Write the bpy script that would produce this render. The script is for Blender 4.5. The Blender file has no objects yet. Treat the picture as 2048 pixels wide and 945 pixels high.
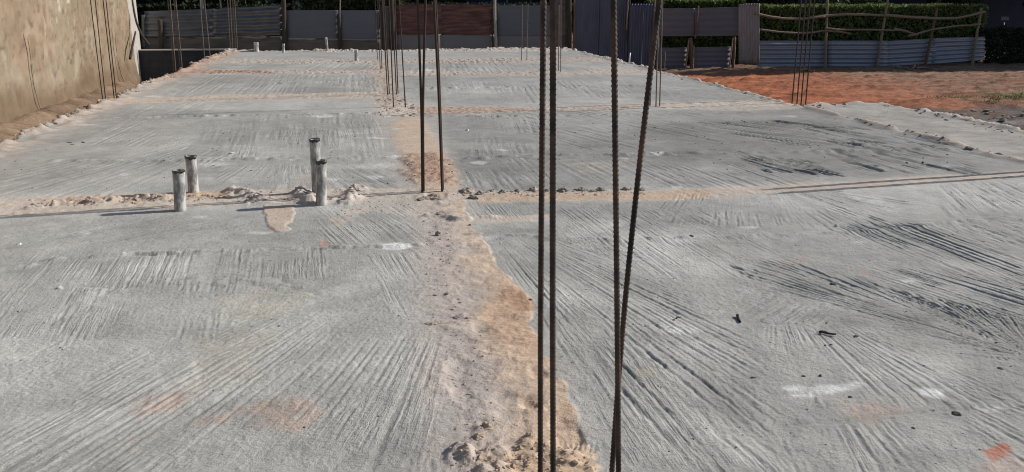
import bpy, bmesh, math, random
import numpy as np
from mathutils import Vector, Matrix, noise as mnoise

scene = bpy.context.scene
C = scene.collection
R = math.radians

# ------------------------------------------------------------------ camera, world, sun, exposure
CAM_H, FPX, PITCH, YAW = 1.65, 1750.0, 15.3, 9.5
cam_d = bpy.data.cameras.new('camera')
cam = bpy.data.objects.new('camera', cam_d)
C.objects.link(cam)
cam_d.sensor_width = 36.0
cam_d.lens = FPX / 2048 * 36.0
cam_d.clip_start = 0.05
cam_d.clip_end = 2000
cam.location = (0, 0, CAM_H)
cam.rotation_euler = (R(90 - PITCH), 0, R(-YAW))
scene.camera = cam

SUN_EL, SUN_AZ = 30.0, 83.0          # azimuth measured from +Y towards +X
world = bpy.data.worlds.new('World')
scene.world = world
world.use_nodes = True
wn = world.node_tree
sky = wn.nodes.new('ShaderNodeTexSky')
sky.sky_type = 'NISHITA'
sky.sun_disc = False
sky.sun_elevation = R(SUN_EL)
sky.sun_rotation = R(SUN_AZ)
bg = wn.nodes['Background']
bg.inputs['Strength'].default_value = 0.075
wn.links.new(sky.outputs[0], bg.inputs[0])
sl = bpy.data.lights.new('sun', 'SUN')
sl.energy = 4.4
sl.angle = R(0.5)
sl.color = (1.0, 0.95, 0.88)
sun = bpy.data.objects.new('sun', sl)
C.objects.link(sun)
sd = Vector((math.sin(R(SUN_AZ)) * math.cos(R(SUN_EL)), math.cos(R(SUN_AZ)) * math.cos(R(SUN_EL)), math.sin(R(SUN_EL))))
sun.rotation_euler = sd.to_track_quat('Z', 'Y').to_euler()
sun.location = sd * 40
scene.view_settings.view_transform = 'Standard'
scene.view_settings.look = 'None'
scene.view_settings.exposure = 0.0
scene.view_settings.gamma = 1.0
scene.cycles.filter_width = 1.1

# ------------------------------------------------------------------ survey: sight lines of the photograph -> places in the world
_p, _y = R(PITCH), R(YAW)
FWD = np.array([math.sin(_y) * math.cos(_p), math.cos(_y) * math.cos(_p), -math.sin(_p)])
RGT = np.array([math.cos(_y), -math.sin(_y), 0.0])
UPV = np.cross(RGT, FWD)

def ray(px, py):
    return FWD + RGT * (px - 1024) / FPX - UPV * (py - 472.5) / FPX

def on(px, py, z=0.0):
    d = ray(px, py)
    t = (z - CAM_H) / d[2]
    return np.array([d[0] * t, d[1] * t, z])

def atY(px, py, Y):
    d = ray(px, py)
    t = Y / d[1]
    return np.array([d[0] * t, Y, CAM_H + d[2] * t])

def poly(pts, z=0.0):
    return [tuple(on(a, b, z)[:2]) for a, b in pts]

# ------------------------------------------------------------------ noise
_rs = np.random.RandomState(7)
_T = _rs.rand(512, 512).astype(np.float32)

def vn(x, y, seed=0):
    x = np.asarray(x, np.float32) + seed * 17.31
    y = np.asarray(y, np.float32) + seed * 9.77
    xi = np.floor(x); yi = np.floor(y)
    fx = x - xi; fy = y - yi
    fx = fx * fx * (3 - 2 * fx); fy = fy * fy * (3 - 2 * fy)
    xi = xi.astype(np.int64); yi = yi.astype(np.int64)
    a, b = xi & 511, (xi + 1) & 511
    c, d = yi & 511, (yi + 1) & 511
    return (_T[a, c] * (1 - fx) + _T[b, c] * fx) * (1 - fy) + (_T[a, d] * (1 - fx) + _T[b, d] * fx) * fy

def fbm(x, y, seed=0, o=3):
    s = 0; a = 1.0; t = 0
    for k in range(o):
        s = s + a * vn(x * 2.03 ** k, y * 2.03 ** k, seed + k * 3)
        t += a; a *= .5
    return s / t

def sst(a, b, x):
    t = np.clip((x - a) / (b - a), 0, 1)
    return t * t * (3 - 2 * t)

def poly_sd(px, py, P):
    """signed distance (positive inside) of points to a polygon"""
    d2 = np.full(px.shape, 1e9, np.float32)
    inside = np.zeros(px.shape, bool)
    n = len(P)
    for i in range(n):
        ax, ay = P[i]; bx, by = P[(i + 1) % n]
        ex, ey = bx - ax, by - ay
        wx, wy = px - ax, py - ay
        t = np.clip((wx * ex + wy * ey) / (ex * ex + ey * ey + 1e-12), 0, 1)
        d2 = np.minimum(d2, (wx - ex * t) ** 2 + (wy - ey * t) ** 2)
        c = ((ay > py) != (by > py)) & (px < (bx - ax) * (py - ay) / (by - ay + 1e-12) + ax)
        inside ^= c
    d = np.sqrt(d2)
    return np.where(inside, d, -d)

# ------------------------------------------------------------------ materials
def mat(name, base=(.5, .5, .5), rough=.8, attr=None, nscale=8., namt=.25, col2=None, bump=0., bscale=60., metal=0., spec=.3,
        stretch=(1, 1, 1), bump2=0., bscale2=300., speck=0.):
    m = bpy.data.materials.new(name)
    m.use_nodes = True
    nt = m.node_tree
    N, L = nt.nodes, nt.links
    b = N['Principled BSDF']
    b.inputs['Roughness'].default_value = rough
    b.inputs['Metallic'].default_value = metal
    b.inputs['Specular IOR Level'].default_value = spec
    tc = N.new('ShaderNodeTexCoord')
    mp = N.new('ShaderNodeMapping')
    mp.inputs['Scale'].default_value = stretch
    L.new(tc.outputs['Object'], mp.inputs[0])
    nz = N.new('ShaderNodeTexNoise')
    nz.inputs['Scale'].default_value = nscale
    nz.inputs['Detail'].default_value = 6
    nz.inputs['Roughness'].default_value = .65
    L.new(mp.outputs[0], nz.inputs['Vector'])
    if attr:
        a = N.new('ShaderNodeAttribute'); a.attribute_name = attr
        src = a.outputs['Color']
    else:
        rgb = N.new('ShaderNodeRGB'); rgb.outputs[0].default_value = (*base, 1)
        src = rgb.outputs[0]
    if col2:
        mx = N.new('ShaderNodeMix'); mx.data_type = 'RGBA'
        rp = N.new('ShaderNodeMapRange'); rp.inputs[1].default_value = .42; rp.inputs[2].default_value = .62
        L.new(nz.outputs[0], rp.inputs[0])
        L.new(rp.outputs[0], mx.inputs[0]); L.new(src, mx.inputs[6]); mx.inputs[7].default_value = (*col2, 1)
        src = mx.outputs[2]
    # brightness variation
    mr = N.new('ShaderNodeMapRange')
    mr.inputs[1].default_value = .25; mr.inputs[2].default_value = .75
    mr.inputs[3].default_value = 1 - namt; mr.inputs[4].default_value = 1 + namt
    L.new(nz.outputs[0], mr.inputs[0])
    vm = N.new('ShaderNodeVectorMath'); vm.operation = 'SCALE'
    L.new(src, vm.inputs[0]); L.new(mr.outputs[0], vm.inputs['Scale'])
    src = vm.outputs[0]
    if speck:
        n3 = N.new('ShaderNodeTexNoise'); n3.inputs['Scale'].default_value = bscale2 * .8; n3.inputs['Detail'].default_value = 3
        L.new(mp.outputs[0], n3.inputs['Vector'])
        m3 = N.new('ShaderNodeMapRange'); m3.inputs[1].default_value = .3; m3.inputs[2].default_value = .7
        m3.inputs[3].default_value = 1 - speck; m3.inputs[4].default_value = 1 + speck
        L.new(n3.outputs[0], m3.inputs[0])
        v3 = N.new('ShaderNodeVectorMath'); v3.operation = 'SCALE'
        L.new(src, v3.inputs[0]); L.new(m3.outputs[0], v3.inputs['Scale'])
        src = v3.outputs[0]
    L.new(src, b.inputs['Base Color'])
    nrm = None
    for amt, sc in ((bump, bscale), (bump2, bscale2)):
        if amt:
            n2 = N.new('ShaderNodeTexNoise'); n2.inputs['Scale'].default_value = sc; n2.inputs['Detail'].default_value = 5
            L.new(mp.outputs[0], n2.inputs['Vector'])
            bp = N.new('ShaderNodeBump'); bp.inputs['Strength'].default_value = 1.0; bp.inputs['Distance'].default_value = amt
            L.new(n2.outputs[0], bp.inputs['Height'])
            if nrm: L.new(nrm, bp.inputs['Normal'])
            nrm = bp.outputs[0]
    if nrm: L.new(nrm, b.inputs['Normal'])
    return m

M = {}
M['concrete'] = mat('concrete', attr='tint', rough=.92, spec=.12, nscale=9, namt=.12, bump=.0045, bscale=60, bump2=.0028, bscale2=230, speck=.20)
M['soil'] = mat('soil', attr='tint', rough=.95, spec=.1, nscale=5, namt=.25, bump=.02, bscale=9, bump2=.006, bscale2=50, speck=.2)
M['plaster'] = mat('earth_plaster', attr='tint', rough=.93, spec=.1, nscale=3.2, namt=.20, bump=.010, bscale=11, bump2=.003, bscale2=70, speck=.08)
M['rust'] = mat('rusty_steel', (.042, .033, .029), rough=.7, spec=.3, nscale=7, namt=.6, col2=(.090, .056, .042), bump=.001, bscale=220)
M['rust_far'] = mat('dark_rusty_steel', (.055, .040, .034), rough=.8, spec=.2, nscale=12, namt=.4)
M['rust_sunlit'] = mat('sunlit_rusty_steel', (.16, .125, .105), rough=.75, spec=.3, nscale=12, namt=.4)  # paler copy of the far steel, sunlight on the bars put into the colour
M['pvc'] = mat('grey_pvc', (.24, .24, .243), rough=.6, spec=.3, nscale=20, namt=.3, col2=(.56, .55, .53), bump=.002, bscale=60, stretch=(1, 1, .45))
M['pvc_in'] = mat('pvc_inside', (.05, .05, .055), rough=.8)
M['rag'] = mat('dark_plastic', (.075, .070, .066), rough=.5, nscale=30, namt=.5, bump=.004, bscale=60)
M['zinc_dark'] = mat('dark_zinc', (.14, .14, .145), rough=.42, metal=.55, spec=.5, nscale=4, namt=.35, stretch=(.6, 1, 2), bump=.004, bscale=5)
M['zinc_brown'] = mat('brown_zinc', (.125, .115, .110), rough=.7, metal=.15, nscale=3, namt=.3, stretch=(.5, 1, 2), col2=(.16, .13, .11))
M['blue_grey'] = mat('blue_grey_sheet', (.135, .148, .18), rough=.6, metal=.2, nscale=2.5, namt=.25, stretch=(.5, 1, 1.5), col2=(.125, .125, .14))
M['blue_grey_low'] = mat('grey_lower_sheet', (.21, .215, .235), rough=.65, metal=.15, nscale=3, namt=.2, stretch=(.5, 1, 2), col2=(.17, .16, .16))
M['red_rust'] = mat('red_rusted_sheet', (.105, .050, .052), rough=.85, nscale=3.5, namt=.4, stretch=(.35, 1, 3), col2=(.16, .085, .065))
M['navy'] = mat('navy_sheet', (.095, .105, .155), rough=.6, metal=.15, nscale=2, namt=.3, stretch=(2.5, 1, .4))
M['slate'] = mat('slate_sheet', (.15, .152, .185), rough=.6, metal=.2, nscale=2.5, namt=.3, stretch=(.5, 1, 2), col2=(.15, .13, .135))
M['zinc_light'] = mat('light_zinc', (.34, .36, .42), rough=.45, metal=.45, spec=.5, nscale=3, namt=.2, stretch=(.5, 1, 2), col2=(.27, .28, .34))
M['zinc_white'] = mat('white_zinc', (.62, .66, .70), rough=.5, metal=.2, nscale=3, namt=.15, stretch=(2, 2, .3))
M['zinc_mud'] = mat('muddy_zinc', (.36, .34, .35), rough=.6, metal=.25, nscale=3, namt=.25, stretch=(3, 1, .4), col2=(.26, .20, .17))
M['wood_dark'] = mat('dark_post_wood', (.055, .045, .038), rough=.9, nscale=8, namt=.4, stretch=(3, 3, .3), bump=.004, bscale=20)
M['wood_pale'] = mat('pale_pole_wood', (.30, .235, .17), rough=.85, nscale=9, namt=.35, stretch=(2, 2, .5), col2=(.20, .15, .11), bump=.004, bscale=25)
M['wood_brown'] = mat('brown_post_wood', (.17, .105, .075), rough=.9, nscale=9, namt=.35, stretch=(3, 3, .4), bump=.004, bscale=25)
M['shaded_wall'] = mat('shaded_block', (.045, .045, .048), rough=.95, nscale=4, namt=.3, bump=.006, bscale=20)  # near-black colour carries the shade on the low wall's face
M['cap'] = mat('mortar_cap', (.45, .42, .39), rough=.95, nscale=6, namt=.2)
M['mortar'] = mat('mortar_chunk', (.40, .345, .295), rough=.95, spec=.1, nscale=12, namt=.25, bump=.006, bscale=50, speck=.15)
M['mortar_grey'] = mat('grey_mortar_chunk', (.30, .275, .25), rough=.95, spec=.1, nscale=12, namt=.25, bump=.006, bscale=50, speck=.15)
M['sandy'] = mat('sandy_clod', (.47, .37, .285), rough=.95, spec=.1, nscale=14, namt=.25, bump=.005, bscale=60)
M['red_clod'] = mat('red_clod', (.33, .215, .155), rough=.95, spec=.1, nscale=14, namt=.3, bump=.005, bscale=60)
M['clod_dark'] = mat('dark_clod', (.10, .09, .082), rough=.95, nscale=14, namt=.3, bump=.005, bscale=60)
M['stick_dark'] = mat('dark_stick', (.05, .043, .04), rough=.9, nscale=20, namt=.3)
M['white_stone'] = mat('white_stone', (.62, .61, .59), rough=.9, nscale=14, namt=.15, bump=.003, bscale=60)
M['leaf'] = mat('leaf', attr='tint', rough=.6, spec=.25, nscale=3, namt=.2)
M['bark'] = mat('bark', (.11, .085, .065), rough=.95, nscale=7, namt=.35, stretch=(3, 3, .5), bump=.01, bscale=20)
M['bark_pale'] = mat('pale_bark', (.36, .34, .30), rough=.9, nscale=7, namt=.25, stretch=(2, 2, .6), bump=.008, bscale=20)
M['core'] = mat('hedge_inner_shade', (.014, .020, .012), rough=1, spec=.05, nscale=5, namt=.3)  # near-black fill colour holds the shade between the leaves
M['blue_wall'] = mat('dark_blue_paint', (.030, .042, .090), rough=.75, nscale=1.5, namt=.2)
M['roof'] = mat('roof_sheet', (.16, .12, .11), rough=.6, metal=.2, nscale=3, namt=.3)
M['glass'] = mat('dark_glass', (.02, .025, .03), rough=.1, spec=.6)
M['sign'] = mat('grey_board', (.22, .24, .28), rough=.6, nscale=6, namt=.2)

# concrete: fine drag marks of the board, drawn along each patch's own direction
def brushed(m):
    nt = m.node_tree; N, L = nt.nodes, nt.links
    b = N['Principled BSDF']
    at = N.new('ShaderNodeAttribute'); at.attribute_name = 'brush'
    sp = N.new('ShaderNodeSeparateXYZ'); L.new(at.outputs['Vector'], sp.inputs[0])
    hs = []
    for fu, fv, ft in ((44, 1.6, 0.), (105, 4., 3.)):
        mu = N.new('ShaderNodeMath'); mu.operation = 'MULTIPLY'; mu.inputs[1].default_value = fu; L.new(sp.outputs[0], mu.inputs[0])
        mv = N.new('ShaderNodeMath'); mv.operation = 'MULTIPLY'; mv.inputs[1].default_value = fv; L.new(sp.outputs[1], mv.inputs[0])
        cb = N.new('ShaderNodeCombineXYZ'); L.new(mu.outputs[0], cb.inputs[0]); L.new(mv.outputs[0], cb.inputs[1]); cb.inputs[2].default_value = ft
        nz = N.new('ShaderNodeTexNoise'); nz.inputs['Scale'].default_value = 1; nz.inputs['Detail'].default_value = 2.5; nz.inputs['Roughness'].default_value = .6
        L.new(cb.outputs[0], nz.inputs['Vector']); hs.append(nz)
    ad = N.new('ShaderNodeMath'); ad.operation = 'MULTIPLY_ADD'; ad.inputs[1].default_value = .45
    L.new(hs[1].outputs[0], ad.inputs[0]); L.new(hs[0].outputs[0], ad.inputs[2])
    rg = N.new('ShaderNodeMapRange'); rg.inputs[1].default_value = .45; rg.inputs[2].default_value = 1.0; rg.inputs[3].default_value = 0; rg.inputs[4].default_value = 1
    L.new(ad.outputs[0], rg.inputs[0])
    ml = N.new('ShaderNodeMath'); ml.operation = 'MULTIPLY'; L.new(rg.outputs[0], ml.inputs[0]); L.new(sp.outputs[2], ml.inputs[1])
    bp = N.new('ShaderNodeBump'); bp.inputs['Strength'].default_value = 1; bp.inputs['Distance'].default_value = .0046
    L.new(ml.outputs[0], bp.inputs['Height'])
    old = b.inputs['Normal'].links[0].from_socket
    first = old.node
    while first.inputs['Normal'].links: first = first.inputs['Normal'].links[0].from_node
    L.new(bp.outputs[0], first.inputs['Normal'])
    # laitance caught on the ridges
    src = b.inputs['Base Color'].links[0].from_socket
    mr = N.new('ShaderNodeMapRange'); mr.inputs[1].default_value = 0; mr.inputs[2].default_value = 1; mr.inputs[3].default_value = .93; mr.inputs[4].default_value = 1.08
    L.new(rg.outputs[0], mr.inputs[0])
    mm = N.new('ShaderNodeMix'); mm.data_type = 'FLOAT'; L.new(sp.outputs[2], mm.inputs[0]); mm.inputs[2].default_value = 1; L.new(mr.outputs[0], mm.inputs[3])
    vm = N.new('ShaderNodeVectorMath'); vm.operation = 'SCALE'; L.new(src, vm.inputs[0]); L.new(mm.outputs[0], vm.inputs['Scale'])
    L.new(vm.outputs[0], b.inputs['Base Color'])
brushed(M['concrete'])

# leaf: let light through
_nt = M['leaf'].node_tree
_tr = _nt.nodes.new('ShaderNodeBsdfTranslucent'); _mxs = _nt.nodes.new('ShaderNodeMixShader'); _mxs.inputs[0].default_value = .3
_at = [n for n in _nt.nodes if n.type == 'ATTRIBUTE'][0]
_nt.links.new(_at.outputs['Color'], _tr.inputs[0])
_nt.links.new(_nt.nodes['Principled BSDF'].outputs[0], _mxs.inputs[1]); _nt.links.new(_tr.outputs[0], _mxs.inputs[2])
_nt.links.new(_mxs.outputs[0], _nt.nodes['Material Output'].inputs[0])

# ------------------------------------------------------------------ object helpers
def link(name, me, parent=None):
    o = bpy.data.objects.new(name, me)
    C.objects.link(o)
    if parent: o.parent = parent
    return o

def tag(o, label=None, cat=None, group=None, kind=None):
    if label: o['label'] = label
    if cat: o['category'] = cat
    if group: o['group'] = group
    if kind: o['kind'] = kind
    return o

def empty(name, loc, label=None, cat=None, group=None):
    o = bpy.data.objects.new(name, None)
    C.objects.link(o)
    o.location = [float(v) for v in loc]
    o.empty_display_size = .2
    return tag(o, label, cat, group)

def mesh_np(name, V, F, m, smooth=True, tint=None, nper=4, brush=None):
    me = bpy.data.meshes.new(name)
    V = np.asarray(V, np.float32); F = np.asarray(F, np.int32)
    me.vertices.add(len(V)); me.vertices.foreach_set('co', V.ravel())
    nf = len(F)
    me.loops.add(nf * nper); me.loops.foreach_set('vertex_index', F.ravel())
    me.polygons.add(nf)
    me.polygons.foreach_set('loop_start', np.arange(0, nf * nper, nper, dtype=np.int32))
    me.polygons.foreach_set('loop_total', np.full(nf, nper, np.int32))
    me.polygons.foreach_set('use_smooth', np.full(nf, smooth))
    me.update(calc_edges=True)
    if tint is not None:
        a = me.attributes.new('tint', 'FLOAT_COLOR', 'POINT')
        t = np.ones((len(V), 4), np.float32); t[:, :3] = tint
        a.data.foreach_set('color', t.ravel())
    if brush is not None:
        a = me.attributes.new('brush', 'FLOAT_VECTOR', 'POINT'); a.data.foreach_set('vector', np.ascontiguousarray(brush, np.float32).ravel())
    me.materials.append(m)
    return me

def grid_faces(n, m):
    i = np.arange(n * m).reshape(n, m)
    return np.stack([i[:-1, :-1], i[:-1, 1:], i[1:, 1:], i[1:, :-1]], -1).reshape(-1, 4)

def solid_grid(name, P, off, m, parent=None, smooth=True):
    """a sheet: point grid P (n,m,3) thickened by the vector off"""
    n, k, _ = P.shape
    V = np.concatenate([P.reshape(-1, 3), (P + np.asarray(off)).reshape(-1, 3)])
    f = grid_faces(n, k); N = n * k
    F = [f, f[:, ::-1] + N]
    idx = np.arange(N).reshape(n, k)
    for e in (idx[0], idx[-1][::-1], idx[:, -1], idx[:, 0][::-1]):
        F.append(np.stack([e[1:], e[:-1], e[:-1] + N, e[1:] + N], -1))
    me = mesh_np(name, V, np.concatenate(F), m, smooth)
    return link(name, me, parent)

def box(name, x0, x1, y0, y1, z0, z1, m, parent=None, bev=.0):
    bm = bmesh.new()
    bmesh.ops.create_cube(bm, size=1)
    for v in bm.verts:
        v.co = Vector(((x0 + x1) / 2 + v.co.x * (x1 - x0), (y0 + y1) / 2 + v.co.y * (y1 - y0), (z0 + z1) / 2 + v.co.z * (z1 - z0)))
    if bev: bmesh.ops.bevel(bm, geom=bm.edges[:], offset=bev, segments=2, affect='EDGES')
    me = bpy.data.meshes.new(name); bm.to_mesh(me); bm.free()
    me.materials.append(m)
    return link(name, me, parent)

def tube_mesh(name, pts, rad, m, sides=8, cap=True, wob=0., rib=None, seed=0):
    """a tapered tube along pts; rib=(pitch, height) turns lugs on it"""
    pts = np.asarray(pts, float)
    if np.isscalar(rad): rad = np.full(len(pts), rad)
    rad = np.asarray(rad, float)
    if rib:
        seg = np.r_[0, np.cumsum(np.linalg.norm(np.diff(pts, axis=0), axis=1))]
        n = int(seg[-1] / (rib[0] / 4)) + 1
        s = np.linspace(0, seg[-1], n)
        pts = np.stack([np.interp(s, seg, pts[:, k]) for k in range(3)], 1)
        rad = np.interp(s, seg, rad)
    n = len(pts)
    t = np.gradient(pts, axis=0); t /= np.linalg.norm(t, axis=1)[:, None]
    ref = np.array([1., 0, 0]) if abs(t[0][0]) < .7 else np.array([0, 1., 0])
    a = np.cross(t, ref); a /= np.linalg.norm(a, axis=1)[:, None]
    b = np.cross(t, a)
    ang = np.arange(sides) / sides * 2 * math.pi
    rr = np.repeat(rad[:, None], sides, 1)
    if wob:
        rng = np.random.RandomState(seed); rr = rr * (1 + wob * (rng.rand(n, sides) - .5))
    if rib:
        ph = 2 * math.pi * s[:, None] / rib[0] + ang[None] * 1.0 + (np.cos(ang)[None] > 0) * math.pi
        lug = np.clip(np.cos(ph) * 1.6 - .4, 0, 1) * np.abs(np.sin(ang[None] + .5)) ** .4
        rr = rr + rib[1] * lug
    V = (pts[:, None] + a[:, None] * (np.cos(ang)[None, :, None] * rr[..., None]) + b[:, None] * (np.sin(ang)[None, :, None] * rr[..., None])).reshape(-1, 3)
    i = np.arange(n * sides).reshape(n, sides); j = np.roll(i, -1, 1)
    F = np.stack([i[:-1], j[:-1], j[1:], i[1:]], -1).reshape(-1, 4)
    V = np.concatenate([V, pts[:1], pts[-1:]])
    c0, c1 = len(V) - 2, len(V) - 1
    caps = [np.stack([j[0], i[0], np.full(sides, c0), np.full(sides, c0)], -1), np.stack([i[-1], j[-1], np.full(sides, c1), np.full(sides, c1)], -1)]
    me = bpy.data.meshes.new(name)
    me.from_pydata(V.tolist(), [], F.tolist() + [[int(x) for x in q[:3]] for c in caps for q in c])
    me.polygons.foreach_set('use_smooth', np.ones(len(me.polygons), bool))
    me.materials.append(m)
    return me

def lump_mesh(name, w, d, h, m, seed, sub=3, rough=.35, flat=.1):
    """an irregular broken chunk sitting on z = 0"""
    bm = bmesh.new()
    bmesh.ops.create_icosphere(bm, subdivisions=sub, radius=1)
    o = Vector((seed * 3.7, seed * 1.3, seed * 7.1))
    for v in bm.verts:
        p = v.co.copy()
        k = 1 + rough * mnoise.noise(p * 1.1 + o) + rough * .6 * mnoise.noise(p * 2.7 + o) + rough * .3 * mnoise.noise(p * 6 + o)
        q = mnoise.voronoi(p * 1.4 + o)[0]
        k += rough * 1.3 * (q[1] - q[0] - .35)
        p *= k
        z = p.z
        if z < -flat: z = -flat + (z + flat) * .1
        v.co = Vector((p.x * w / 2, p.y * d / 2, (z + flat) * h / (1 + flat)))
    me = bpy.data.meshes.new(name); bm.to_mesh(me); bm.free()
    me.materials.append(m)
    return me

# ================================================================== THE SLAB (one height field, split into slab, porch and sand)
def axis(parts):
    out = []
    for a, b, s in parts:
        n = max(1, int(round((b - a) / s)))
        out.append(np.linspace(a, b, n, endpoint=False))
    out.append(np.array([parts[-1][1]]))
    return np.concatenate(out).astype(np.float32)

XS = axis([(-4.75, -3.3, .022), (-3.3, 4.1, .0066), (4.1, 6.9, .0165), (6.9, 8.95, .030)])
if len(XS) % 2 == 0: XS = np.insert(XS, 3, (XS[2] + XS[3]) / 2)
YS = axis([(-2.6, 1.9, .12), (1.9, 4.6, .0082), (4.6, 8.0, .014), (8.0, 14.2, .030), (14.2, 29.3, .085)])
NX, NY = len(XS), len(YS)
GX, GY = np.meshgrid(XS, YS)            # (NY, NX)
Z = np.zeros_like(GX)
COL = np.zeros((NY, NX, 3), np.float32)
SAND = np.zeros_like(GX)                # how much loose sand covers the slab
BRU = np.stack([GX, GY, np.full_like(GX, .22)], -1).astype(np.float32)      # along / across the board's drag, and its strength

SLAB_L, SLAB_R, SLAB_END = -4.2, 6.72, 28.75
PORCH_R, PORCH_END = 8.45, 13.2

n_lo = fbm(GX * .45, GY * .45, 1, 3)
n_md = fbm(GX * 2.2, GY * 2.2, 2, 3)
n_hi = fbm(GX * 9, GY * 9, 3, 3)
n_fi = vn(GX * 38, GY * 38, 4)
base = np.array([.455, .448, .422], np.float32)
COL[:] = base * (1 + .42 * (n_lo - .5) + .34 * (n_md - .5) + .26 * (n_hi - .5))[..., None]
Z += .016 * (n_lo - .5) + .006 * (n_md - .5) + .0032 * (n_hi - .5)
ROUGH_AMT = .0022

def block(P, pad=.3):
    xs = [p[0] for p in P]; ys = [p[1] for p in P]
    j0, j1 = np.searchsorted(XS, [min(xs) - pad, max(xs) + pad])
    i0, i1 = np.searchsorted(YS, [min(ys) - pad, max(ys) + pad])
    return slice(max(0, i0), min(NY, i1 + 1)), slice(max(0, j0), min(NX, j1 + 1))

def soft_mask(P, soft, warp, wscale, seed):
    s = block(P, soft + warp + .05)
    x, y = GX[s], GY[s]
    d = poly_sd(x, y, P) + warp * 2 * (fbm(x * wscale, y * wscale, seed, 3) - .5)
    return s, x, y, sst(-soft, soft, d)

def inter(l1, l2):
    (x1, y1), (x2, y2) = l1; (x3, y3), (x4, y4) = l2
    den = (x1 - x2) * (y3 - y4) - (y1 - y2) * (x3 - x4)
    if abs(den) < 1e-6: return None
    a = x1 * y2 - y1 * x2; b = x3 * y4 - y3 * x4
    return ((a * (x3 - x4) - (x1 - x2) * b) / den, (a * (y3 - y4) - (y1 - y2) * b) / den)

def grooves(pts, l1, l2=None, s=.04, L=.6, amp=.006, deep=.5, seed=0, soft=.08, warp=.10, tone=.05, gap=.0):
    """marks of the tamping board: scored lines in a patch, parallel to l1 or fanned between l1 and l2 (photo sight lines laid on the slab)"""
    P = poly(pts)
    sl_, x, y, m = soft_mask(P, soft, warp, 2.5, seed)
    a = [tuple(on(*q)[:2]) for q in l1]
    piv = None
    if l2:
        piv = inter(a, [tuple(on(*q)[:2]) for q in l2])
    cx = sum(p[0] for p in P) / len(P); cy = sum(p[1] for p in P) / len(P)
    if piv is None or math.hypot(piv[0] - cx, piv[1] - cy) > 60:
        dx, dy = a[1][0] - a[0][0], a[1][1] - a[0][1]
        k = math.hypot(dx, dy); dx /= k; dy /= k
        u = -(x - cx) * dy + (y - cy) * dx
        v = (x - cx) * dx + (y - cy) * dy
    else:
        r0 = math.hypot(piv[0] - cx, piv[1] - cy)
        th0 = math.atan2(cy - piv[1], cx - piv[0])
        th = np.arctan2(y - piv[1], x - piv[0]) - th0
        th = (th + math.pi) % (2 * math.pi) - math.pi
        u = th * r0; v = np.hypot(x - piv[0], y - piv[1])
    brk = sst(.22 + gap, .55 + gap, vn(u / (s * 4.5), v / (L * 1.1), seed + 4))
    u = u + .28 * s * (vn(v / max(L * .6, .35), u / (s * 8), seed + 5) - .5) + .12 * s * (vn(v / .035, u / (s * .6), seed + 8) - .5)
    # soft drag of the board
    n1 = vn(u / (s * .55), v / (L * 1.6), seed + 1); n2 = vn(u / (s * .28), v / (L * .8), seed + 2)
    h = (n1 - .5) * .7 + (n2 - .5) * .45
    # single scored lines: a cut with a burr thrown up beside it, each with its own start, end, width and depth
    rag = .45 + .95 * fbm(v / .03, u / (s * .5), seed + 7, 2)
    cut = np.zeros_like(u); bur = np.zeros_like(u)
    for sp, k0 in ((s, 0.), (s * .63, 333.)):
        kc = np.floor(u / sp)
        for dk in (-1, 0, 1):
            k = kc + dk
            hk = np.modf(np.abs(np.sin(k * 12.9898 + seed * 3.1 + k0) * 43758.5453))[0]
            hk2 = np.modf(np.abs(np.sin(k * 78.233 + seed * 1.7 + k0) * 24634.6345))[0]
            du = u - (k + .5 + (hk - .5) * .8) * sp
            wk = s * (.07 + .10 * hk2) if cy < 7.8 else s * (.15 + .16 * hk2)
            on_ = sst(.50, .60, vn(v / (L * (.5 + .8 * hk)) + k * 7.37, k * 3.1 + v * 0, seed + 3)) * (.35 + .65 * hk2)
            cut += np.exp(-(du / wk) ** 2) * on_
            bur += (np.exp(-((du - 2.1 * wk) / (wk * .9)) ** 2) + .6 * np.exp(-((du + 2.1 * wk) / (wk * .9)) ** 2)) * on_
    b_ = BRU[sl_]; pick = m > .4
    b_[..., 0][pick] = (u + seed * 3.7)[pick]; b_[..., 1][pick] = (v + seed * 1.9)[pick]
    edge = sst(.4, .98, m)
    keep = .12 + .88 * sst(.40, .68, fbm(x * 2.1, y * 2.1, seed + 21, 3))
    b_[..., 2] = np.where(pick, (.30 + .70 * brk) * edge * keep, b_[..., 2] * (1 - sst(0, .4, m)))
    h += -(.35 + 1.05 * deep) * np.minimum(cut, 1.2) * rag + .42 * np.minimum(bur, 1.) * rag
    Z[sl_] += amp * (.58 + .18 * (deep > .95)) * h * m * (.12 + .88 * brk)
    smear = vn(u / (s * 2.2), v / (L * 2.5), seed + 12) - .5
    COL[sl_] *= (1 + (tone * (.6 * bur - .9 * cut) * brk + .16 * smear) * m)[..., None]

def stain(pts, col, amt=1., soft=.06, warp=.08, wscale=6, seed=0, dz=0., sand=0., speck=.0, rough=0.):
    P = poly(pts)
    s, x, y, m = soft_mask(P, soft, warp, wscale, seed)
    m = m * amt
    if speck: m = m * sst(.5 - speck, .5 + speck * .3, fbm(x * 14, y * 14, seed + 9, 3))
    c = np.array(col, np.float32) * (1 + .25 * (fbm(x * 7, y * 7, seed + 4, 3) - .5))[..., None]
    COL[s] = COL[s] * (1 - m[..., None]) + c * m[..., None]
    if dz: Z[s] += dz * m
    if rough: Z[s] += rough * m * (fbm(x * 16, y * 16, seed + 2, 3) - .5) * 2
    if sand: SAND[s] = np.maximum(SAND[s], m * sand)

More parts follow.
